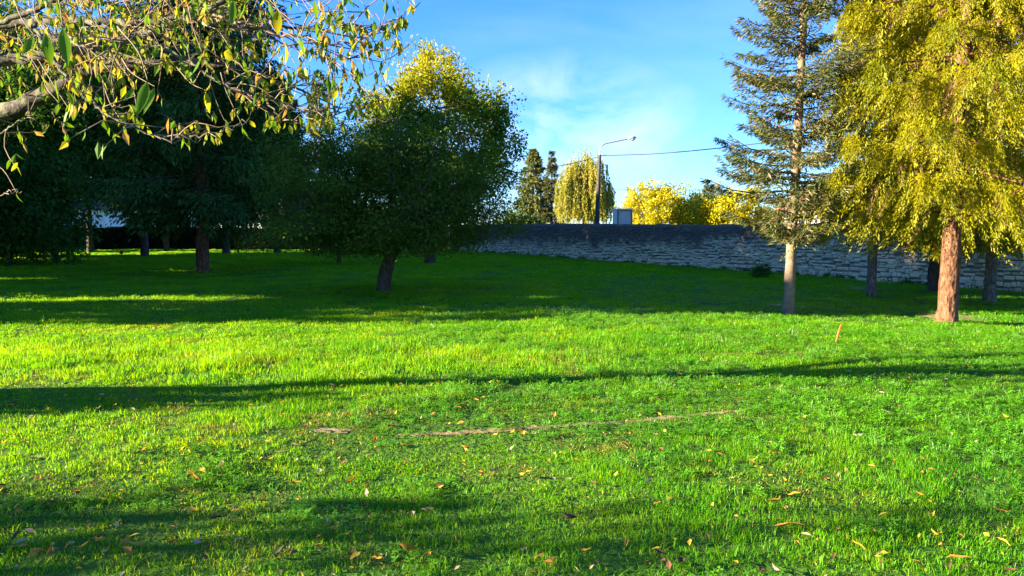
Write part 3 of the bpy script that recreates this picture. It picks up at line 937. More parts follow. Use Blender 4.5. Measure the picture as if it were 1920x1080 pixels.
# --- trees left of the picture: shade-inferred row plus unseen ones added to block sun
for i, (x, y, H, h0, Rm, nb, per) in enumerate(((-19.5, 11.5, 9.8, 0.4, 2.7, 110, 200), (-21.5, 17.9, 13.0, 0.5, 3.2, 150, 240), (-26.5, 15.0, 14.5, 6.5, 3.2, 160, 280), (-30.5, 13.2, 15.5, 7.0, 2.7, 160, 300), (-28.5, 20.3, 14.0, 4.4, 3.2, 160, 280), (-44, 53.5, 7.0, 0.3, 3.4, 120, 260), (-46, 59.5, 7.0, 0.3, 3.4, 120, 260), (-60, 71.5, 12.0, 0.3, 4.2, 140, 260), (-23, 24.2, 13.0, 0.6, 2.8, 160, 240), (-26, 29.2, 13.2, 2.2, 4.1, 220, 380),
                                         (-30, 35.5, 13.8, 1.6, 3.9, 190, 330), (-37.5, 39.5, 15.0, 5.0, 4.0, 190, 330), (-31, 43.3, 13.5, 0.8, 3.9, 190, 330))):
    b = np.array([x, y, float(ground_z(x, y))])
    conifer('dark_conifer', b, H, h0, Rm, nb, per, (0.36, 0.42), ['dark_conifer'], 'dark conifer left of the lawn, placed to cast shade', r0=0.22, seed=61+i,
            droop=0.25, up=0.1, hang=0.5, power=0.3, group='dark conifers left of the lawn')
b = np.array([-15.5, 0.5, float(ground_z(-15.5, 0.5))])  # unseen tree, sized and thinned to dapple the foreground with shade
broadleaf('leafy_tree', b, [b + (0, 0, 0.8), b + (0.05, 0, 1.6)], 0.14, 0.1, b + (0, 0, 2.1), (2.2, 1.1, 1.6), 58, 60, (0.20, 0.6), ['broad'], one,
          'unseen leafy tree near left of the lawn, shaped for its foreground shade', seed=71, clump=(0.4, 0.3), nlimb=8, limb_r=0.06, floor=0.6)

b = np.array([-10.5, 5.1, float(ground_z(-10.5, 5.1))])  # unseen bush added to widen the shadow band at the left
broadleaf('bush', b, [b + (0, 0, 0.3), b + (0, 0, 0.6)], 0.06, 0.05, b + (0, 0, 1.1), (0.8, 0.34, 0.85), 46, 80, (0.14, 0.6), ['broad'], one,
          'unseen bush added left of the cherry tree to thicken the shadow band', cat='bush', seed=72, clump=(0.25, 0.2), nlimb=7, limb_r=0.02, floor=0.1)
# --- fir on the right
b = gp(1477, 589)
conifer('fir_tree', b, 12.5, 1.5, 1.7, 270, 300, (0.12, 0.2), ['fir_leaf', 'fir_tan'], 'slim sparse fir with a bare pale lower trunk', bark='bark_fir', r0=0.115, seed=81,
        droop=0.12, up=0.30, hang=0.10, power=0.78, width=0.34, mat_w=[0.83, 0.17], lean=(0.42, 0.2), gaps=0.2)

# --- weeping golden spruce
def weeping(name, base, H, h0, Rm, nb, nstr, label, seed, bark, r0, mats, lean=(0, 0), needle=0.066, per=84, group=None, brown=0.10, smin=0.25, smax=1.35, power=0.42, zmin=1.2):
    q = rng(seed)
    b = np.asarray(base, float)
    root = thing(name, base, label, 'tree', group)
    g = Geo()
    top = b + np.array([lean[0], lean[1], H])
    trunk_geo(g, [b - (0, 0, .15), b + (top-b)*0.3 + (0.02, 0, 0), b + (top-b)*0.65, top], r0, 0.04, 18, seed, flare=0.5, wob=0.06, n=30)
    add('trunk', g.mesh('trunk', M[bark], True, b), root)
    bo = Geo()
    hf = np.sort(q.random(nb)); h = h0 + (H-h0)*hf
    az = np.arange(nb)*2.399 + q.normal(size=nb)*0.4
    ln = Rm*(1-hf)**power*(0.62 + 0.5*q.random(nb))*np.clip(0.8+hf*4, 0, 1)
    SP, SL, SD, SB = [], [], [], []
    for k in range(nb):
        o = b + np.array([lean[0]*h[k]/H, lean[1]*h[k]/H, h[k]])
        d = np.array([math.cos(az[k]), math.sin(az[k]), 0]); sd = np.array([-d[1], d[0], 0])
        el = q.normal()*0.12 + 0.12
        def pos(t):
            t = np.asarray(t)[..., None]
            return o + d*ln[k]*t + np.array([0, 0, 1.0])*ln[k]*(math.sin(el)*t - 0.34*t**1.6 + 0.22*t**3)
        bo.tube(pos(np.linspace(0, 1, 7)), np.linspace(0.035, 0.008, 7), 5, cap=False)
        m = int(nstr*(0.4 + ln[k]/Rm))
        t = 0.12 + 0.9*q.random(m)**0.75
        s = (q.random(m)*2-1)
        wl = 0.30*ln[k]*(1.15-t) + 0.06
        SP.append(pos(t) + sd*(s*wl)[:, None] - np.array([0, 0, 1.0])*(0.1*np.abs(s)*wl)[:, None])
        SL.append((smin + (smax-smin)*q.random(m)**1.7)*(0.5+0.6*ln[k]/Rm))
        SD.append(d*0.32 + sd*(s*0.25)[:, None] + q.normal(size=(m, 3))*0.10)
        SB.append((q.random(m) < brown) & (t < 0.8))
    add('boughs', bo.mesh('boughs', M['bark_spruce'], True, b), root, kind='stuff')
    SP, SL, SD, SB = np.concatenate(SP), np.concatenate(SL), np.concatenate(SD), np.concatenate(SB)
    SD[:, 2] = -1
    SD = unit(SD)
    n = len(SP)
    # each hanging shoot: needles set all round a curving axis, ends kicked outwards
    pi = np.repeat(np.arange(n), per)
    v = np.tile((np.arange(per)+0.5)/per, n) + q.normal(size=n*per)*0.02
    kick = unit(SD*np.array([1, 1, 0]) + 1e-6)*(0.12*v**2*SL[pi])[:, None] if False else 0
    ax = SP[pi] + SD[pi]*(v*SL[pi])[:, None]
    hz = unit(SD*np.array([1.0, 1.0, 0.0]))[pi]
    ax = ax + hz*(0.25*np.maximum(0, v-0.55)**2*SL[pi]*3)[:, None]
    ang = q.random(n*per)*6.283
    u = unit(np.cross(SD, np.array([0.3, 0.8, 0.1]))); w = np.cross(SD, u)
    rad = u[pi]*np.cos(ang)[:, None] + w[pi]*np.sin(ang)[:, None]
    thick = (0.085*(1.1-0.75*v))[:, None]
    P = ax + rad*thick*0.6
    D = SD[pi]*0.95 + rad*0.6 + hz*(np.maximum(0, v-0.5)*1.2)[:, None]
    Nn = rad + q.normal(size=(n*per, 3))*0.15
    sz = needle*(0.7+0.6*q.random(n*per))*(1.2-0.4*v)
    low = b[2] + zmin*(0.80 + 0.45*vnoise(P[:, 0], P[:, 1], 0.35, seed))
    kp = P[:, 2] > low
    P, D, Nn, sz, pi = P[kp], D[kp], Nn[kp], sz[kp], pi[kp]
    mi = SB[pi].astype(int)
    # upright little shoots on top of the boughs
    gr = [(P[mi == i], D[mi == i], Nn[mi == i], sz[mi == i], sz[mi == i]*(0.30 if i == 0 else 0.12), i) for i in (0, 1)]
    pk = q.random(n) < 0.8
    Pu = np.repeat(SP[pk], 5, 0); Du = q.normal(size=Pu.shape)*0.6 + hz[::per][pk].repeat(5, 0)*0.9; Du[:, 2] += 0.25
    szu = 0.10*(0.6+0.7*q.random(len(Pu)))
    gr.append((Pu, Du, rand_dirs(q, len(Pu)), szu, szu*0.25, 0))
    add('crown', leaf_mesh('crown', [M[x] for x in mats], gr, b), root, kind='stuff')
    return root
b = gp(1774, 606)
weeping('golden_spruce', b, 17.5, 2.0, 2.75, 185, 30, 'large golden weeping spruce on a thick sunlit trunk, right', 91, 'bark_spruce', 0.175, ['spruce_leaf', 'spruce_brown'], lean=(0.35, 0.0))

# --- spruces between it and the wall
b = gp(1633, 555)
weeping('spruce_tree', b, 11, 2.3, 1.5, 110, 26, 'spruce on a slim grey trunk close to the wall', 92, 'bark_grey', 0.125, ['spruce_leaf', 'spruce_brown'], needle=0.12, per=26)
b = gp(1752, 548)
weeping('spruce_tree', b, 12, 1.6, 2.3, 130, 26, 'shaded spruce with a dark trunk behind the golden spruce', 93, 'bark_dark', 0.20, ['fir_leaf', 'spruce_brown'], needle=0.12, per=26)
b = gp(1855, 567)
weeping('spruce_tree', b, 13, 1.3, 2.5, 140, 28, 'spruce on a grey trunk at the right edge', 94, 'bark_grey', 0.14, ['spruce_leaf', 'spruce_brown'], needle=0.12, per=26)

# --- background trees behind the wall
def bg_base(px, Y):
    X = (px-960)/F*Y
    return np.array([X, Y, float(ground_z(X, Y))])
b = bg_base(1000, 98)
conifer('spruce_tree', b, 12.6, 0.6, 4.4, 170, 150, (0.44, 0.28), ['fir_leaf', 'willow'], 'drooping blue green conifer beyond the wall, right of the oak', seed=101, droop=0.35, up=0.2, hang=0.4,
        power=0.75, mat_w=[0.8, 0.2], gaps=0.25, width=0.25)
b = bg_base(1034, 96)
conifer('bare_conifer', b, 12.2, 0.6, 2.2, 170, 100, (0.40, 0.2), ['fir_leaf', 'fir_tan'], 'thin nearly bare conifer beside the willow', seed=102, droop=0.15, up=0.05, hang=0.2, power=0.9, mat_w=[0.8, 0.2], width=0.16)
b = bg_base(604, 62)
conifer('spruce_tree', b, 14.8, 2, 2.4, 110, 130, (0.34, 0.3), ['fir_leaf'], 'far spruce whose top shows left of the oak', seed=103, droop=0.3, up=0.15, hang=0.3, power=0.8)
b = bg_base(1325, 98)
conifer('spruce_tree', b, 9.3, 1, 2.0, 70, 60, (0.4, 0.3), ['fir_leaf'], 'far dark conifer tip above the golden trees', seed=104, droop=0.3, up=0.15, hang=0.3, power=0.8)

def willow(base, H, Rx, label, seed):
    q = rng(seed)
    b = np.asarray(base)
    root = thing('willow_tree', base, label, 'tree')
    g = Geo()
    trunk_geo(g, [b - (0, 0, .15), b + (0.1, 0, H*0.3), b + (0, 0, H*0.55)], 0.4, 0.2, 12, seed)
    add('trunk', g.mesh('trunk', M['bark_grey'], True, b), root)
    n = 1250
    u = rand_dirs(q, n); u[:, 2] = np.abs(u[:, 2])
    rr = 0.2 + 0.8*q.random(n)**0.5
    bumps = 1 + 0.16*np.sin(np.arctan2(u[:, 1], u[:, 0])*5 + 1)
    C = b + np.array([0, 0, H*0.52]) + u*np.array([Rx, Rx, H*0.48])*(rr*bumps)[:, None]
    bo = Geo()
    for k in range(0, n, 14):
        bo.tube(smooth_path([b + (0, 0, H*0.5), (b + (0, 0, H*0.7) + C[k])/2, C[k]], 5), np.linspace(0.09, 0.02, 5), 4, cap=False)
    add('limbs', bo.mesh('limbs', M['bark_grey'], True, b), root, kind='stuff')
    per = 40
    ci = np.repeat(np.arange(n), per)
    L = (1.2 + 5.0*q.random(n))*np.clip((C[:, 2]-b[2])/H, 0.3, 1)
    v = np.tile(np.arange(per)/per, n)
    P = C[ci] + np.array([0, 0, -1.0])*(v*L[ci])[:, None] + (u[ci]*np.array([1, 1, 0]))*(0.10*v*L[ci])[:, None] + q.normal(size=(n*per, 3))*0.06
    keep = P[:, 2] > b[2] + 0.3
    P = P[keep]; m = len(P)
    D = q.normal(size=(m, 3))*0.35 + np.array([0, 0, -1.0])
    sz = 0.30*(0.6+0.8*q.random(m))
    add('crown', leaf_mesh('crown', [M['willow']], [(P, D, rand_dirs(q, m), sz, sz*0.34, 0)], b), root, kind='stuff')
willow(bg_base(1094, 85), 10.9, 3.1, 'pale golden weeping willow beyond the wall behind the lamp post', 111)

b = bg_base(1228, 76)
broadleaf('golden_tree', b, [b + (0, 0, 0.8), b + (0, 0, 1.8)], 0.2, 0.15, b + (0, 0, 3.6), (3.5, 3.0, 3.0), 190, 120, (0.26, 0.6), ['gold', 'gold_green'], lambda P, q: (P[:, 0] + q.normal(size=len(P))*1.0 > b0 + 2.0).astype(int),
          'bright yellow autumn tree right of the panel box', seed=121, clump=(0.42, 0.42), shell=0.5, nlimb=9, limb_r=0.08, droop=-0.3) if False else None
b0 = b[0]
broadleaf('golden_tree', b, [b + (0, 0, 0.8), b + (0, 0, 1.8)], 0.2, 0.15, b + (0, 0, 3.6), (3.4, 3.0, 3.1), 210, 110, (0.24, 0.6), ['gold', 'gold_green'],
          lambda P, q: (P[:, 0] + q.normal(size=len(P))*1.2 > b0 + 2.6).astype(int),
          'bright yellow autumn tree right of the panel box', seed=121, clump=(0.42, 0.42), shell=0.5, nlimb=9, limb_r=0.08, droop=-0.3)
b = bg_base(1365, 76)
broadleaf('golden_tree', b, [b + (0, 0, 0.8), b + (0, 0, 1.8)], 0.2, 0.15, b + (0, 0, 3.2), (3.9, 3.0, 3.0), 220, 110, (0.24, 0.6), ['gold'], one,
          'wide golden yellow autumn tree left of the slim fir', seed=122, clump=(0.42, 0.42), shell=0.5, nlimb=9, limb_r=0.08, droop=-0.3)
b = bg_base(1302, 86)
broadleaf('green_tree', b, [b + (0, 0, 0.8), b + (0, 0, 1.8)], 0.2, 0.15, b + (0, 0, 3.2), (2.6, 2.4, 2.6), 110, 110, (0.28, 0.6), ['mid_green'], one,
          'green tree between the two golden trees', seed=123, clump=(0.6, 0.4), shell=0.5, nlimb=8, limb_r=0.08)
b = bg_base(1348, 100)
broadleaf('pale_tree', b, [b + (0, 0, 2), b + (0, 0, 3.8)], 0.15, 0.1, b + (0, 0, 6.6), (1.6, 1.5, 2.4), 60, 60, (0.22, 0.5), ['willow'], one,
          'pale thin tree rising behind the wide golden tree', seed=124, clump=(0.5, 0.3), shell=0.5, nlimb=8, limb_r=0.05)
for i, (px, Y, rx, zc, rz, mt, lab) in enumerate(((975, 74, 2.4, 1.7, 1.4, 'mid_green', 'dark bushes beyond the wall at the foot of the drooping conifer'),
                                                 (1460, 80, 3.0, 2.4, 2.0, 'mid_green', 'green bush beyond the wall behind the fir'),
                                                 (1700, 55, 4.5, 3.4, 3.0, 'mid_green', 'dense green trees beyond the wall behind the golden spruce'),
                                                 (1950, 45, 4.5, 3.2, 3.0, 'mid_green', 'dense green tree beyond the wall at the right edge'),
                                                 (700, 84, 6.0, 2.6, 2.4, 'mid_green', 'far green bushes showing under the leaning tree'))):
    b = bg_base(px, Y)
    broadleaf('bush', b, [b + (0, 0, 0.4), b + (0, 0, 0.9)], 0.12, 0.1, b + (0, 0, zc), (rx, 2.2, rz), 110, 110, (0.28, 0.6), [mt], one, lab, cat='bush', seed=131+i,
              clump=(0.6, 0.4), shell=0.4, nlimb=8, limb_r=0.05)

# --- shrub against the wall
pw = gp(1432, 521)
b = np.array([pw[0]-0.25, pw[1]-0.3, float(ground_z(pw[0]-0.25, pw[1]-0.3))])
broadleaf('wall_shrub', b, [b + (0, 0, 0.12), b + (0, 0, 0.25)], 0.03, 0.02, b + (0.05, 0, 0.24), (0.34, 0.2, 0.2), 26, 60, (0.08, 0.6), ['broad'], one,
          'small dark shrub growing at the foot of the stone wall', cat='shrub', seed=141, clump=(0.13, 0.08), nlimb=7, limb_r=0.012, floor=0.04)

# --- hedge along the back left
def hedge(name, x0, x1, y, h, d, label, seed):
    q = rng(seed)
    n = 90000
    x = x0 + (x1-x0)*q.random(n)
    face = q.random(n)
    yy = y + d*(q.random(n)-0.5); zz = h*q.random(n)
    front = face < 0.55
    yy = np.where(front, y - d/2 + 0.12*np.abs(q.normal(size=n)), yy)
    topm = (face > 0.55) & (face < 0.8)
    zz = np.where(topm, h - 0.1*np.abs(q.normal(size=n)) + 0.06*np.sin(x*1.3), zz)
    P = np.stack([x, yy, ground_z(x, yy) + zz], 1)
    b = np.array([(x0+x1)/2, y, float(ground_z((x0+x1)/2, y))])
    D = rand_dirs(q, n); D[:, 1] -= 0.4; D[:, 2] += 0.3
    sz = 0.22*(0.6+0.7*q.random(n))
    root = thing(name, b, label, 'hedge')
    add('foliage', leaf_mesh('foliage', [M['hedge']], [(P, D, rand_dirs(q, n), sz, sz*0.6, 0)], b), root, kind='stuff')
    g = Geo()
    for xx in np.arange(x0+0.4, x1, 0.9):
        zb = float(ground_z(xx, y))
        g.tube([(xx, y, zb-0.1), (xx+q.normal()*.05, y, zb+h*0.5), (xx+q.normal()*.1, y+q.normal()*.1, zb+h*0.9)], [0.04, 0.03, 0.01], 5)
    add('stems', g.mesh('stems', M['bark_dark'], True, b), root, kind='stuff')
hedge('hedge', -47, -12.5, 63.2, 1.75, 1.1, 'long clipped dark hedge along the back of the lawn', 151)

# ------------------------------------------------------------------ buildings
M['render_white'] = solid_mat('white_render', [(0, (0.66, 0.65, 0.63)), (1, (0.78, 0.77, 0.75))], 2, 0.9, 0.15, 0.005)
M['render_cream'] = solid_mat('cream_render', [(0, (0.60, 0.50, 0.42)), (1, (0.72, 0.61, 0.52))], 2, 0.9, 0.15, 0.005)
M['tile'] = solid_mat('roof_tile', [(0, (0.26, 0.11, 0.07)), (1, (0.46, 0.22, 0.14))], 5, 0.85, 0.3, 0.02)
M['slate'] = solid_mat('slate_roof', [(0, (0.05, 0.05, 0.055)), (1, (0.11, 0.10, 0.10))], 5, 0.7, 0.3, 0.02)
M['paint_white'] = solid_mat('white_paint', [(0, (0.76, 0.78, 0.80)), (1, (0.82, 0.83, 0.84))], 3, 0.5, 0.05, 0.002)
M['red'] = solid_mat('red_fabric', [(0, (0.55, 0.02, 0.015)), (1, (0.70, 0.04, 0.02))], 4, 0.7, 0.1, 0.005)
M['concrete'] = solid_mat('concrete', [(0, (0.36, 0.34, 0.31)), (1, (0.52, 0.50, 0.46))], 6, 0.9, 0.3, 0.006)
M['concrete_dark'] = solid_mat('pole_concrete', [(0, (0.035, 0.032, 0.03)), (1, (0.08, 0.075, 0.07))], 8, 0.9, 0.3, 0.006)
M['panel_grey'] = solid_mat('panel_grey', [(0, (0.42, 0.38, 0.32)), (0.55, (0.48, 0.43, 0.37)), (1, (0.56, 0.51, 0.44))], 1.4, 0.5, 0.05, 0.002, detail=1)
M['frame_grey'] = solid_mat('frame_grey', [(0, (0.13, 0.13, 0.13)), (1, (0.20, 0.19, 0.18))], 6, 0.7, 0.1, 0.003)
M['cream_paint'] = solid_mat('cream_paint', [(0, (0.74, 0.66, 0.52)), (1, (0.82, 0.74, 0.60))], 3, 0.7, 0.1, 0.003)
M['metal'] = solid_mat('galvanised', [(0, (0.34, 0.35, 0.36)), (1, (0.48, 0.49, 0.50))], 9, 0.45, 0.05, 0.002, metallic=0.6)
M['cable'] = solid_mat('black_cable', [(0, (0.02, 0.02, 0.022)), (1, (0.035, 0.035, 0.04))], 9, 0.6, 0, 0)
M['orange'] = solid_mat('orange_paint', [(0, (0.40, 0.06, 0.012)), (0.6, (0.58, 0.11, 0.018)), (1, (0.62, 0.16, 0.03))], 30, 0.7, 0.2, 0.004)
def glass_mat():
    m, nt, N, L = new_mat('window_glass')
    out, bs = N('ShaderNodeOutputMaterial'), N('ShaderNodeBsdfPrincipled')
    bs.inputs['Base Color'].default_value = (0.05, 0.06, 0.07, 1)
    bs.inputs['Roughness'].default_value = 0.05
    bs.inputs['Specular IOR Level'].default_value = 0.8
    L(bs.outputs[0], out.inputs['Surface'])
    return m
M['glass'] = glass_mat()
def lens_mat():
    m, nt, N, L = new_mat('lamp_lens')
    out, bs = N('ShaderNodeOutputMaterial'), N('ShaderNodeBsdfPrincipled')
    bs.inputs['Base Color'].default_value = (0.7, 0.72, 0.74, 1)
    bs.inputs['Roughness'].default_value = 0.15
    bs.inputs['Transmission Weight'].default_value = 0.4
    L(bs.outputs[0], out.inputs['Surface'])
    return m
M['lens'] = lens_mat()

def house(name, c, w, d, hh, roof_h, wallm, label, wins=(), doors=(), rz=0.0, hip=0.35, roofm='slate'):
    """box house facing -Y in local space; wins/doors: (x, z0, w, h, kind)"""
    b = np.array([c[0], c[1], float(ground_z(c[0], c[1]))])
    root = thing(name, b, label, 'house'); root.rotation_euler[2] = rz
    g = Geo(); g.box((0, d/2, hh/2-0.2), (w, d, hh+0.4))
    add('wall', g.mesh('wall', M[wallm]), root)
    g = Geo(); e = 0.45
    V = [(-w/2-e, -e, hh), (w/2+e, -e, hh), (w/2+e, d+e, hh), (-w/2-e, d+e, hh), (-w/2*(1-hip), d/2, hh+roof_h), (w/2*(1-hip), d/2, hh+roof_h)]
    V += [(x, y, z-0.14) for x, y, z in V[:4]]
    g.put(np.array(V), [(0, 1, 5, 4), (2, 3, 4, 5), (0, 6, 7, 1), (1, 7, 8, 2), (2, 8, 9, 3), (3, 9, 6, 0), (6, 9, 8, 7)], [(1, 2, 5), (3, 0, 4)])
    # rows of tiles
    for i in range(1, 12):
        t = i/12
        x0 = -w/2-e + t*(w/2+e - w/2*(1-hip)); y0 = -e + t*(d/2+e); z0 = hh + t*roof_h
        g.box((0, y0-0.01, z0+0.02), (-2*x0, 0.10, 0.05))
    roof = add('roof', g.mesh('roof', M[roofm]), root)
    g = Geo(); g.box((w*0.2, d*0.5, hh+roof_h+0.2), (0.5, 0.5, 0.9)); g.box((w*0.2, d*0.5, hh+roof_h+0.69), (0.62, 0.62, 0.08))
    add('chimney', g.mesh('chimney', M[wallm]), roof)
    for (x, z0, ww, wh) in wins:
        g = Geo(); t = 0.07
        g.box((x-ww/2, -0.03, z0+wh/2), (t, 0.10, wh+t)); g.box((x+ww/2, -0.03, z0+wh/2), (t, 0.10, wh+t))
        g.box((x, -0.031, z0+wh), (ww-t, 0.10, t)); g.box((x, -0.031, z0), (ww-t, 0.12, t)); g.box((x, -0.02, z0+wh/2), (0.05, 0.06, wh-t))
        win = add('window', g.mesh('window', M['paint_white']), root)
        g = Geo(); g.box((x, -0.008, z0+wh/2), (ww-t, 0.012, wh-t)); add('pane', g.mesh('pane', M['glass']), win)
        for s in (-1, 1):
            g = Geo(); g.box((x+s*(ww*0.5+ww*0.25+0.06), -0.03, z0+wh/2), (ww*0.48, 0.05, wh+0.06))
            for k in range(8):
                g.box((x+s*(ww*0.75+0.06), -0.06, z0+wh*(k+0.5)/8), (ww*0.38, 0.015, wh/8*0.55))
            add('shutter', g.mesh('shutter', M['paint_white']), root)
    for (x, ww, wh, arch) in doors:
        g = Geo()
        n = 9
        if arch:
            a = np.linspace(math.pi, 0, n)
            prof = [(x-ww/2, 0)] + [(x + ww/2*math.cos(t), wh-ww/2 + ww/2*math.sin(t)) for t in a] + [(x+ww/2, 0)]
        else:
            prof = [(x-ww/2, 0), (x-ww/2, wh), (x+ww/2, wh), (x+ww/2, 0)]
        m = len(prof)
        V = [(p, -0.07, z) for p, z in prof] + [(p, -0.005, z) for p, z in prof]
        c0 = len(V)
        V.append((x, -0.07, wh*0.4))
        g.put(np.array(V), [(i, (i+1) % m, m+(i+1) % m, m+i) for i in range(m)], [(i, (i+1) % m, c0) for i in range(m)])
        door = add('door', g.mesh('door', M['paint_white']), root)
        g = Geo(); g.box((x+ww*0.36, -0.10, 1.05), (0.05, 0.06, 0.16)); add('handle', g.mesh('handle', M['metal']), door)
    return root
house('white_house', ((215-960)/F*76, 76), 15, 8, 3.9, 2.2, 'render_white', 'white house with pale door and shutters behind the hedge',
      wins=((-3.0, 1.0, 1.1, 1.6), (1.9, 1.0, 1.2, 1.7), (5.4, 1.0, 1.1, 1.6)), doors=((0.0, 1.5, 3.4, False), (3.75, 0.8, 2.75, True)))
house('grey_house', ((500-960)/F*88, 88), 15, 8, 3.2, 2.2, 'render_white', 'pale low house half hidden behind the dark conifers',
      wins=((-4.0, 1.6, 1.4, 1.2), (0.3, 1.6, 1.4, 1.2), (4.2, 1.6, 1.4, 1.2)))
hr = house('cream_house', ((1570-960)/F*62, 62), 9, 8, 4.3, 1.9, 'render_cream', 'cream house with tiled roof and red awning behind the fir',
      wins=((-2.6, 2.3, 1.1, 1.5), (2.4, 2.3, 1.1, 1.5)), rz=R(-28), roofm='tile')
g = Geo()
V = [(-1.6, -0.02, 4.15), (0.6, -0.02, 4.15), (0.6, -1.1, 3.65), (-1.6, -1.1, 3.65), (-1.6, -1.1, 3.4), (0.6, -1.1, 3.4)]
g.put(np.array(V), [(0, 1, 2, 3), (3, 2, 5, 4)])
add('awning', g.mesh('awning', M['red']), hr)

# ------------------------------------------------------------------ street lamp, cable, panel box
Yl = 50.0
pb = at(1119, 424, Yl); pt = at(1124.5, 291, Yl)
lx, lz = pb[0], float(ground_z(pb[0], Yl))
lamp = thing('street_lamp', (lx, Yl, lz), 'tall street lamp on a concrete pole beyond the stone wall', 'street lamp')
lo = np.array([lx, Yl, lz])
g = Geo()
sl = (pt[0]-pb[0])/(pt[2]-pb[2])
pole_top = np.array([pt[0], Yl, pt[2]])
g.tube([lo + (-(pb[2]-lz)*sl, 0, -0.2), (pb+pt)/2, pole_top], [0.19, 0.14, 0.10], 10)
add('pole', g.mesh('pole', M['concrete_dark'], True, lo), lamp)
g = Geo()
arm = [at(px, py, Yl) for px, py in ((1124.3, 296), (1124.8, 284), (1127, 275), (1133, 270), (1143, 267.5), (1160, 264), (1179, 260))]
g.tube(smooth_path(arm, 22), 0.045, 8)
add('arm', g.mesh('arm', M['metal'], True, lo), lamp)
g = Geo()
hp = smooth_path([at(1177, 260.5, Yl), at(1181, 259.2, Yl), at(1187, 258.2, Yl), at(1193, 257.8, Yl)], 9)
g.tube(hp, [0.05, 0.085, 0.11, 0.125, 0.13, 0.125, 0.11, 0.08, 0.03], 10)
add('lamp_head', g.mesh('lamp_head', M['concrete'], True, lo), lamp)
g = Geo()
hp2 = hp[3:8] + np.array([0, 0, -0.09])
g.tube(hp2, [0.05, 0.10, 0.12, 0.10, 0.04], 10)
add('lens', g.mesh('lens', M['lens'], True, lo), lamp)
g = Geo()
ins = at(1128, 291.5, Yl)
g.tube([pole_top + (0, 0, -0.06), ins], 0.03, 6); g.tube([ins, ins + (0.28, -0.05, 0.02)], [0.05, 0.03], 6)
add('cable_bracket', g.mesh('cable_bracket', M['metal'], True, lo), lamp)

def cable(pts, r, label):
    P = smooth_path(pts, 60)
    b = P[0]
    g = Geo(); g.tube(P, r, 5)
    return add('overhead_cable', g.mesh('overhead_cable', M['cable'], True, b), None, label, 'cable', None, None, b)
cable([at(1128, 291.8, Yl), at(1240, 287.5, 44), at(1405, 271, 38), at(1650, 236, 32), at(2150, 120, 26)], 0.028, 'thick overhead cable running right from the lamp pole to the fir')
cable([at(1122, 294, Yl), at(1060, 309, 53), at(960, 325, 57), at(800, 340, 62), at(560, 350, 70)], 0.026, 'thin overhead cable running left from the lamp pole')
cable([at(1122, 353, Yl), at(1230, 357, 62), at(1330, 354, 75), at(1480, 345, 90)], 0.014, 'faint lower wire above the golden trees')

Yp = 49.0
p0, p1 = at(1157, 425, Yp), at(1186.5, 393, Yp)
pz = float(ground_z(p0[0], Yp))
box = thing('panel_box', ((p0[0]+p1[0])/2, Yp, pz), 'pale framed panel box standing beside the street lamp', 'panel box')
box.rotation_euler[2] = R(14)
wp, top = (p1[0]-p0[0])*1.03, p1[2]-pz
g = Geo()
g.box((0, 0.45, top/2), (wp, 0.80, top)); g.box((0, 0.45, top+0.035), (wp+0.12, 1.0, 0.07))
add('body', g.mesh('body', M['cream_paint']), box)
g = Geo()
for s in (-1, 1):
    g.box((s*(wp/2-0.04), 0.02, top/2+0.003), (0.08, 0.10, top-0.01))
g.box((0, 0.02, top-0.045), (wp-0.165, 0.10, 0.08))
g.box((0, 0.02, 1.95), (wp-0.165, 0.10, 0.08))
add('frame', g.mesh('frame', M['frame_grey']), box)
g = Geo(); g.box((0, 0.032, (top-0.09+1.99)/2), (wp-0.17, 0.03, top-0.09-1.99))
pan = add('panel', g.mesh('panel', M['panel_grey']), box)
g = Geo(); g.box((0.0, 0.008, 2.42), (wp*0.62, 0.012, 0.55))
add('poster', g.mesh('poster', M['concrete']), pan)
a0, a1 = at(1060, 424, 51.5), at(1152, 421, 51.5)
g = Geo()
zc = (a1[2] + float(ground_z(a0[0], 51.5)))/2; hz_ = a1[2] - float(ground_z(a0[0], 51.5))
g.box((0, 0, hz_/2), (a1[0]-a0[0], 0.2, hz_)); g.box((0, 0, hz_+0.03), (a1[0]-a0[0]+0.06, 0.28, 0.06))
add('low_wall', g.mesh('low_wall', M['render_white']), None, 'low white rendered garden wall left of the panel box', 'wall', None, None, ((a0[0]+a1[0])/2, 51.5, float(ground_z(a0[0], 51.5))))

# ------------------------------------------------------------------ orange stake and red marker
b = gp(1566, 645)
tp_ = at(1577, 609, b[1])
g = Geo()
dv = tp_ - b
q = rng(6)
P = [b - dv*0.15, b + dv*0.3 + (0.004, 0, 0), b + dv*0.7 + (-0.004, 0, 0), tp_]
g.tube(P, [0.011, 0.013, 0.014, 0.012], 6, 0.08, q)
add('marker_stake', g.mesh('marker_stake', M['orange'], False, b), None, 'short orange painted stake leaning in the sunlit grass', 'stake', None, None, b)
b = gp(228, 479)
g = Geo()
a = np.arange(12)/12*6.283
ring = lambda r, z, y: np.stack([np.cos(a)*r, np.full(12, y), np.sin(a)*r + z], 1)
V = np.concatenate([ring(0.10, 0.22, -0.05), ring(0.14, 0.22, 0.0), ring(0.10, 0.22, 0.05), [[0, -0.055, 0.22], [0, 0.055, 0.22]]])
g.put(V, [(i, (i+1) % 12, 12+(i+1) % 12, 12+i) for i in range(12)] + [(12+i, 12+(i+1) % 12, 24+(i+1) % 12, 24+i) for i in range(12)],
      [(36, (i+1) % 12, i) for i in range(12)] + [(37, 24+i, 24+(i+1) % 12) for i in range(12)])
g.box((0, 0, 0.03), (0.03, 0.02, 0.2))
add('red_marker', g.mesh('red_marker', M['orange']), None, 'small round red marker in the shaded grass by the hedge', 'marker', None, None, b)

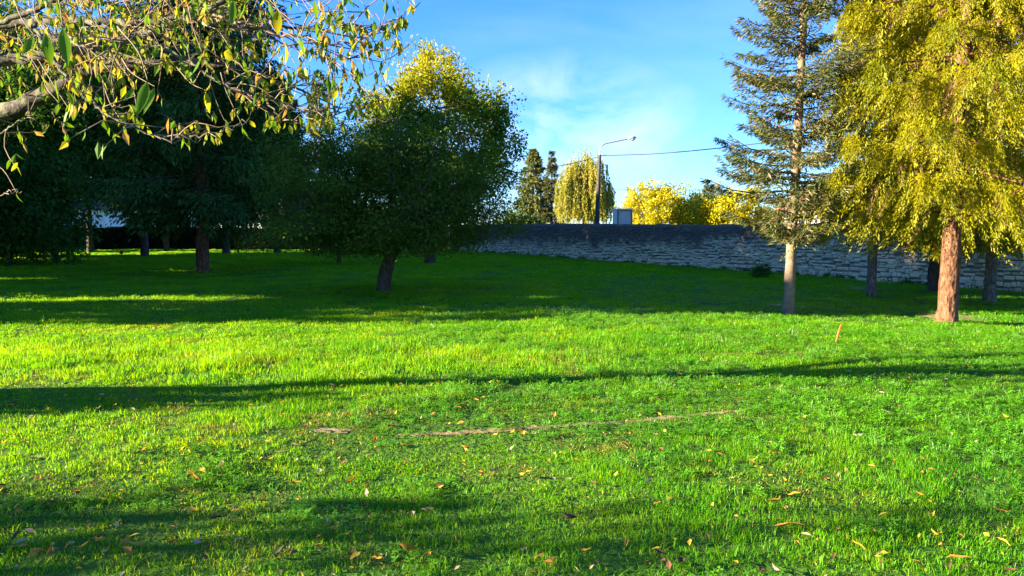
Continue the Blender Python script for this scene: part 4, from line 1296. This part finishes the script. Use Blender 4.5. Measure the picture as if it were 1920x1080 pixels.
# ------------------------------------------------------------------ cherry tree over the upper left
def leaf_shape(name, seed, length, width, curl, twist, mat, petiole=True):
    """pointed oval leaf hanging down -Z, folded along the midrib"""
    q = rng(seed)
    n = 6
    t = np.linspace(0, 1, n)
    prof = np.array([0.05, 0.72, 1.0, 0.86, 0.48, 0.02])*width/2
    ang = curl*t*1.6
    z = -length*np.cumsum(np.concatenate([[0], np.cos(ang[1:])/(n-1)]))
    y = length*np.cumsum(np.concatenate([[0], np.sin(ang[1:])/(n-1)]))
    tw = twist*t
    up = 0.32
    Lf = np.stack([-prof*np.cos(tw), y + prof*up - prof*np.sin(tw), z], 1)
    Rt = np.stack([prof*np.cos(tw), y + prof*up + prof*np.sin(tw), z], 1)
    Md = np.stack([0*t, y, z], 1)
    V = np.stack([Lf, Md, Rt], 1).reshape(-1, 3)
    Q = [(i*3+k, i*3+k+1, i*3+k+4, i*3+k+3) for i in range(n-1) for k in range(2)]
    if petiole:
        k = len(V)
        V = np.concatenate([V, [[-.0012, 0, 0], [.0012, 0, 0], [.0012, -.01, .025], [-.0012, -.01, .025]]])
        Q.append((k, k+1, k+2, k+3))
    return np_mesh(name, V, Q, None, mat, True)
LEAF = {'a': [leaf_shape('leaf', 200+i, 1.0, 0.27+0.03*i, 0.35*i-0.3, 0.5*(i-1), M['cherry_a']) for i in range(4)],
        'b': [leaf_shape('leaf', 210+i, 1.0, 0.34+0.03*i, 0.4*i-0.2, 0.7*(i-1), M['cherry_b']) for i in range(3)],
        'c': [leaf_shape('leaf', 220+i, 1.0, 0.24+0.03*i, 0.6*i, 1.2*(i-1), M['cherry_c']) for i in range(3)]}
cb = np.array([-6.4, 6.55, float(ground_z(-6.4, 6.55))])
cherry = thing('cherry_tree', cb, 'cherry tree with long lichened branches and drooping leaves reaching in from upper left', 'tree')
q = rng(300)
g = Geo()
fk = cb + (0.25, 0.0, 2.0)
trunk_geo(g, [cb - (0, 0, .2), cb + (0.05, 0, 0.7), cb + (0.12, 0, 1.4), fk], 0.19, 0.155, 14, 300)
add('trunk', g.mesh('trunk', M['bark_cherry'], True, cb), cherry)
BR = [
    [None, (-130, 262, 6.4, .14), (0, 215, 6.25, .125), (85, 176, 6.05, .105), (150, 140, 5.9, .085), (215, 122, 5.8, .07), (300, 118, 5.7, .045), (400, 120, 5.6, .03), (520, 150, 5.5, .018), (640, 206, 5.4, .006)],
    [None, (-200, 75, 6.0, .06), (0, 46, 5.7, .042), (90, 38, 5.5, .036), (180, 42, 5.3, .032), (255, 44, 5.2, .028), (330, 37, 5.1, .024), (420, 50, 5.0, .016), (600, 51, 4.9, .011), (700, 52, 4.8, .008), (790, 4, 4.7, .003)],
    [None, (-150, 137, 6.3, .09), (0, 115, 6.1, .072), (60, 112, 6.0, .066), (140, 95, 5.9, .055), (200, 84, 5.8, .05), (255, 70, 5.7, .045), (330, 40, 5.6, .036), (430, 0, 5.5, .026), (520, -50, 5.4, .015)],
    [None, (-140, 100, 5.5, .05), (0, 42, 5.1, .026), (90, 10, 4.9, .022), (160, -25, 4.8, .018)],
    [(60, 45, 5.2, .02), (97, 105, 4.7, .017), (130, 150, 4.6, .015), (180, 198, 4.5, .012), (230, 232, 4.4, .010), (310, 260, 4.3, .008), (350, 257, 4.3, .007), (410, 245, 4.2, .005), (462, 228, 4.2, .003)],
    [(110, 30, 5.3, .018), (125, 60, 4.9, .014), (150, 85, 4.6, .012), (190, 90, 4.5, .010), (240, 68, 4.4, .008), (290, 15, 4.3, .005)],
    [(285, 82, 5.6, .018), (350, 112, 5.2, .015), (430, 160, 5.0, .012), (510, 190, 4.9, .010), (560, 205, 4.8, .008), (620, 217, 4.8, .006), (640, 203, 4.7, .003)],
    [(490, 180, 5.0, .008), (520, 212, 4.9, .006), (548, 228, 4.8, .004), (582, 240, 4.8, .003)],
    [(400, 30, 5.2, .014), (480, 55, 5.0, .011), (560, 70, 4.9, .009), (620, 83, 4.8, .007), (690, 68, 4.7, .005), (760, 30, 4.6, .003)],
    [(430, 52, 5.2, .010), (520, 78, 5.0, .008), (590, 107, 4.9, .006), (650, 108, 4.8, .005), (700, 96, 4.8, .004), (745, 82, 4.7, .003)],
    [(570, 205, 4.9, .006), (640, 222, 4.8, .004), (710, 226, 4.7, .003), (780, 216, 4.7, .002)],
    [(-60, 270, 6.0, .02), (0, 250, 5.6, .010), (30, 232, 5.4, .006), (66, 212, 5.3, .003)],
    [(-90, 390, 4.6, .008), (0, 366, 4.3, .004), (22, 357, 4.2, .003), (40, 363, 4.2, .002)],
    [None, (-260, -60, 6.4, .10), (-60, -140, 6.0, .07), (200, -170, 5.6, .05), (480, -150, 5.2, .03), (700, -110, 5.0, .01)],
    [None, (-420, 0, 7.2, .10), (-150, -20, 7.8, .07), (100, -10, 8.2, .05), (300, 30, 8.4, .03), (480, 60, 8.4, .01)],
]
tw_pts = []
for k, br in enumerate(BR):
    pts = []
    for v in br:
        if v is None:
            pts.append([*fk, 0.15 if k in (0, 2, 13, 14) else 0.1])
        else:
            p = at(v[0], v[1], v[2]); pts.append([*p, v[3]])
    n = len(pts)*6
    S = smooth_path(pts, n)
    S[:, :3] += q.normal(size=(n, 3))*0.009
    rad = np.maximum(S[:, 3]*(0.60 if k == 0 else 0.74), 0.002)
    g = Geo(); g.tube(S[:, :3], rad, 9 if rad.max() > .05 else 6, 0.06, q)
    me_src = g
    # twigs from this branch
    cs = 0
    ntw = (60, 60, 56, 30, 34, 24, 34, 8, 26, 22, 10, 6, 0, 20, 40)[k]
    for _ in range(ntw):
        i = q.integers(int(n*0.3), n-1)
        p0 = S[i, :3]
        tdir = unit(S[min(i+1, n-1), :3]-S[i-1, :3])
        d = unit(tdir*0.8 + q.normal(size=3)*0.7 + np.array([0, 0, q.choice([-0.2, 0.3])]))
        L = q.uniform(0.15, 0.5)
        p1 = p0 + d*L*0.5 + q.normal(size=3)*0.02; p2 = p1 + unit(d + q.normal(size=3)*0.45 + np.array([0, 0, -0.25]))*L*0.5
        p3 = p2 + unit(d + q.normal(size=3)*0.5 + np.array([0, 0, 0.3]))*L*0.25
        tp = smooth_path([p0, p1, p2, p3], 7)
        vt = tp[-1] - EYE
        tpx = 960 + F*vt[0]/max(vt[1], .3); tpy = 440 - F*vt[2]/max(vt[1], .3)
        if tpx > 790 or tpy > 300 - 0.10*tpx:
            continue
        g.tube(tp, np.linspace(min(.0048, rad[i]), .0014, 7), 4, cap=False, m=1)
        tw_pts += [(tp[j] + q.normal(size=3)*0.006, d) for j in (6, 6, 5, 4, 3, 2)]
    add('branch', g.mesh('branch', [M['bark_cherry'], M['twig']] if rad.max() > .012 else [M['twig'], M['twig']], True, cb), cherry)

def put_leaf(kind, p, size, rz, tilt):
    o = add('leaf', LEAF[kind][int(q.integers(len(LEAF[kind])))], cherry, loc=np.asarray(p) - cb)
    o.scale = (size, size, size)
    o.rotation_euler = (tilt[0], tilt[1], rz)
BIG = [(85, 62, 60), (62, 66, 50), (117, 52, 70), (103, 148, 45), (76, 140, 36), (118, 155, 30), (110, 195, 26), (128, 205, 34), (142, 198, 34), (253, 162, 38), (276, 152, 66), (290, 165, 55), (385, 2, 42), (437, 0, 48), (460, 4, 40),
       (520, 18, 46), (430, 92, 45), (378, 100, 52), (358, 130, 26), (340, 110, 30), (533, 78, 40), (556, 62, 50), (566, 66, 40), (592, 44, 40), (590, 0, 40), (612, 38, 45), (541, 132, 34), (556, 128, 36), (572, 126, 32),
       (738, 8, 26), (735, 178, 32), (721, 192, 24), (700, 36, 38), (480, 175, 24), (300, 90, 34), (308, 95, 30), (268, 72, 28), (455, 110, 40), (210, 0, 30), (360, 0, 24), (180, 55, 30), (192, 62, 26), (30, 362, 22), (505, 8, 40),
       (640, 30, 34), (655, 40, 30), (385, 172, 40), (455, 240, 40), (232, 236, 22), (258, 224, 26), (640, 5, 30)]
for (px, py, ln) in BIG:
    Y = max(3.3, min(4.6, 0.15*F/ln))
    p = at(px, py, Y)
    put_leaf(q.choice(['a', 'a', 'a', 'b']), p, ln*Y/F, q.uniform(0, 6.28), (q.normal()*0.18, q.normal()*0.22))
# thin stalk twigs that carry the big leaves
g = Geo()
for (px, py, ln) in BIG:
    Y = max(3.3, min(4.6, 0.15*F/ln))
    p = at(px, py-3, Y)
    e = at(px - 15 - 50*q.random(), py - 45 - 60*q.random(), Y + 0.25 + 0.5*q.random())
    g.tube(smooth_path([e, (e+p)/2 + q.normal(size=3)*0.03, p], 7), np.linspace(.004, .0015, 7), 4, cap=False)
add('leaf_twigs', g.mesh('leaf_twigs', M['twig'], True, cb), cherry, kind='stuff')
order = q.permutation(len(tw_pts))
cnt = 0
Pst, Dst, Lst = [], [], []
for i in order:
    p, d = tw_pts[i]
    if q.random() < 0.30:
        continue
    v = p - EYE
    if v[1] < 0.5:
        continue
    px = 960 + F*v[0]/v[1]
    if cnt < 240 and q.random() < 0.35 and -40 < px < 830:
        put_leaf(q.choice(['a', 'a', 'b', 'b', 'c']), p, q.uniform(0.05, 0.09), q.uniform(0, 6.28), (q.normal()*0.35, q.normal()*0.35))
        cnt += 1
    else:
        Pst.append(p); Dst.append(np.array([0, 0, -1.0]) + q.normal(size=3)*0.35); Lst.append(q.uniform(0.06, 0.10))
# more leaves deeper in the crown
bgn = 2400
cc = np.stack([q.uniform(-130, 520, bgn), q.uniform(-260, 120, bgn)*np.ones(bgn), q.uniform(6.2, 9.0, bgn)], 1)
cc = cc[cc[:, 1] < 150 - 0.22*cc[:, 0] + q.normal(size=bgn)*25]
for px, py, Y in cc:
    Pst.append(at(px, py, Y)); Dst.append(np.array([0, 0, -1.0]) + q.normal(size=3)*0.4); Lst.append(q.uniform(0.07, 0.11))
Pst, Dst, Lst = np.array(Pst), np.array(Dst), np.array(Lst)
mi = q.choice(3, len(Pst), p=[0.4, 0.4, 0.2])
add('foliage', leaf_mesh('foliage', [M['cherry_a'], M['cherry_b'], M['cherry_c']],
    [(Pst[mi == i], Dst[mi == i], rand_dirs(q, int((mi == i).sum())), Lst[mi == i], Lst[mi == i]*0.4, i) for i in range(3)], cb), cherry, kind='stuff')
g = Geo()
for k in range(0, len(cc), 5):
    p = at(*cc[k])
    e = p + q.normal(size=3)*np.array([0.5, 0.4, 0.25])
    g.tube(smooth_path([e, (e+p)/2 + q.normal(size=3)*0.06, p], 6), np.linspace(.008, .002, 6), 4, cap=False)
add('fine_twigs', g.mesh('fine_twigs', M['twig'], True, cb), cherry, kind='stuff')

# ------------------------------------------------------------------ fallen leaves
def fallen_shape(seed, mat):
    q = rng(seed)
    n = 6
    t = np.linspace(0, 1, n)
    prof = np.array([0.06, 0.62, 1.0, 0.9, 0.5, 0.02])*0.21*(0.8+0.5*q.random())
    bend = q.uniform(-1.8, 1.8); cup = q.uniform(0.25, 1.15)
    x = t - 0.5
    z = bend*0.35*(t-0.5)**2*2 + 0.03*q.normal(size=n)
    sg = q.uniform(-0.15, 0.15)*np.sin(t*3)
    V = np.stack([np.stack([x, sg - prof*math.cos(cup), z + prof*math.sin(cup)], 1), np.stack([x, sg, z], 1), np.stack([x, sg + prof*math.cos(cup*0.8), z + prof*math.sin(cup*0.8)], 1)], 1).reshape(-1, 3)
    Q = [(i*3+k, i*3+k+1, i*3+k+4, i*3+k+3) for i in range(n-1) for k in range(2)]
    return np_mesh('fallen_leaf', V, Q, None, mat, True)
FL = {k: [fallen_shape(400+i+10*j, M[m]) for i in range(4)] for j, (k, m) in enumerate((('y', 'fall_yellow'), ('o', 'fall_orange'), ('b', 'fall_brown'), ('p', 'fall_pale')))}
WORD = {'y': 'small yellow fallen leaf lying in the grass', 'o': 'small orange fallen leaf lying in the grass', 'b': 'small dark brown fallen leaf lying in the grass', 'p': 'small pale tan fallen leaf lying in the grass'}
q = rng(500)
def fallen(x, y, kind, size, rz=None, label=None, lift=None, group=None):
    z = float(ground_z(x, y)) + (0.036 + 0.022*q.random() if lift is None else lift)
    o = add('fallen_leaf', FL[kind][int(q.integers(4))], None, label or WORD[kind], 'leaf', group, None, (x, y, z))
    o.scale = (size, size, size)
    o.rotation_euler = (q.normal()*0.22, q.normal()*0.22, q.uniform(0, 6.28) if rz is None else rz)
NAMED = [(66, 874, 'p', .17, 0.5, 'large pale leaf lying at the left edge of the lawn'), (236, 852, 'p', .10, 1.2, 'pale leaf standing up beside the bare soil patch, left'),
         (26, 1045, 'p', .10, 1.0, 'whitish leaf in the shaded bottom left corner'), (348, 941, 'o', .10, 0.3, 'bright orange folded leaf in the left foreground grass'),
         (92, 955, 'b', .13, 0.2, 'dark brown crumpled leaf in the left foreground shade'), (265, 1035, 'y', .16, 0.2, 'long yellow leaf in shaded grass, lower left'),
         (300, 1023, 'y', .14, 0.6, 'curved yellow leaf beside the long yellow leaf, lower left'), (290, 915, 'y', .10, 1.9, 'yellow green leaf lying lengthwise, left foreground'),
         (776, 907, 'p', .10, 0.9, 'pinkish pale leaf upright in the middle of the lawn'), (926, 893, 'p', .09, 0.7, 'small whitish leaf right of the pinkish one'),
         (1068, 988, 'b', .15, 0.1, 'grey brown pointed leaf in the central shadow patch'), (765, 1052, 'o', .18, 0.3, 'long rusty leaf at the bottom centre edge'),
         (1232, 1043, 'y', .10, 0.4, 'round bright yellow leaf near the bottom edge, right of centre'), (1468, 1005, 'o', .15, -0.4, 'orange brown leaf pair member, lower right, the left one'),
         (1492, 997, 'o', .15, -0.5, 'orange leaf pair member, lower right, the upper one'), (1452, 955, 'o', .13, 0.0, 'flat orange leaf above the orange pair, lower right'),
         (1490, 941, 'y', .13, -0.4, 'slender yellow brown leaf above the flat orange one'), (1797, 1063, 'o', .17, -0.5, 'orange leaf near the bottom right corner'),
         (1566, 1060, 'b', .09, 0.9, 'small curled russet leaf at the bottom right'), (556, 845, 'p', .10, 0.0, 'cream leaf lying flat left of the worn earth line'),
         (505, 872, 'y', .12, 0.3, 'ragged yellow leaf below the cream leaf'), (757, 846, 'y', .10, -0.3, 'pale yellow leaf just below the worn earth line'),
         (955, 802, 'p', .10, 0.6, 'pale leaf resting on the worn earth line'), (985, 798, 'y', .10, -0.5, 'yellow leaf resting on the worn earth line'),
         (1285, 775, 'y', .14, 0.1, 'yellow leaves cluster member at the right end of the earth line')]
for (px, py, k, s, rz, lab) in NAMED:
    p = gp(px, py); fallen(p[0], p[1], k, s*0.66, rz, lab)
N_F = 0
while N_F < 255:
    y = 3.4 + 9.5*q.random()**1.35
    x = (q.random()*2-1)*(0.72*y)
    px = 960 + F*x/y
    w = 0.35 + 0.65*vnoise(x, y, 1.3, 31)
    if y > 8.5: w *= 0.35
    if px > 1150: w *= 0.55
    dtr = np.min(np.hypot(TR[:, 0]-x, TR[:, 1]-y))
    if dtr < 0.35 or (4.9 < y < 7.2 and px < 800): w += 0.5
    if q.random() > w: continue
    kd = q.choice(['y', 'o', 'b', 'p'], p=[0.44, 0.22, 0.20, 0.14])
    where = ' near the worn earth line' if dtr < 0.5 else ' on the far sunlit band' if y > 7.6 else ' in the left foreground' if px < 640 else ' in the centre foreground' if px < 1280 else ' in the right foreground'
    fallen(x, y, kd, q.uniform(0.045, 0.095), None, WORD[kd] + where, None, 'small fallen leaves scattered on the lawn')
    N_F += 1

# small crumbs of broken leaf between the blades
n = 2600
y = 3.0 + 10*q.random(n)**1.2; x = (q.random(n)*2-1)*0.75*y
k = vnoise(x, y, 1.3, 31) + 0.35*((y > 4.9) & (y < 7.4)) - 0.25*(x > 1.5) > 0.45
x, y = x[k], y[k]; n = len(x)
P = np.stack([x, y, ground_z(x, y) + 0.02 + 0.025*q.random(n)], 1)
D = q.normal(size=(n, 3)); D[:, 2] *= 0.35
sz = 0.018 + 0.045*q.random(n)**2; mi = q.choice(4, n, p=[.3, .25, .3, .15])
Nn = np.array([0, 0, 1.0]) + q.normal(size=(n, 3))*0.4
add('leaf_litter', leaf_mesh('leaf_litter', [M['fall_yellow'], M['fall_orange'], M['fall_brown'], M['fall_pale']],
    [(P[mi == i], D[mi == i], Nn[mi == i], sz[mi == i], sz[mi == i]*0.5, i) for i in range(4)], (0, 0, 0)), None,
    'broken bits of fallen leaf sprinkled through the grass', 'leaf litter', None, 'stuff')
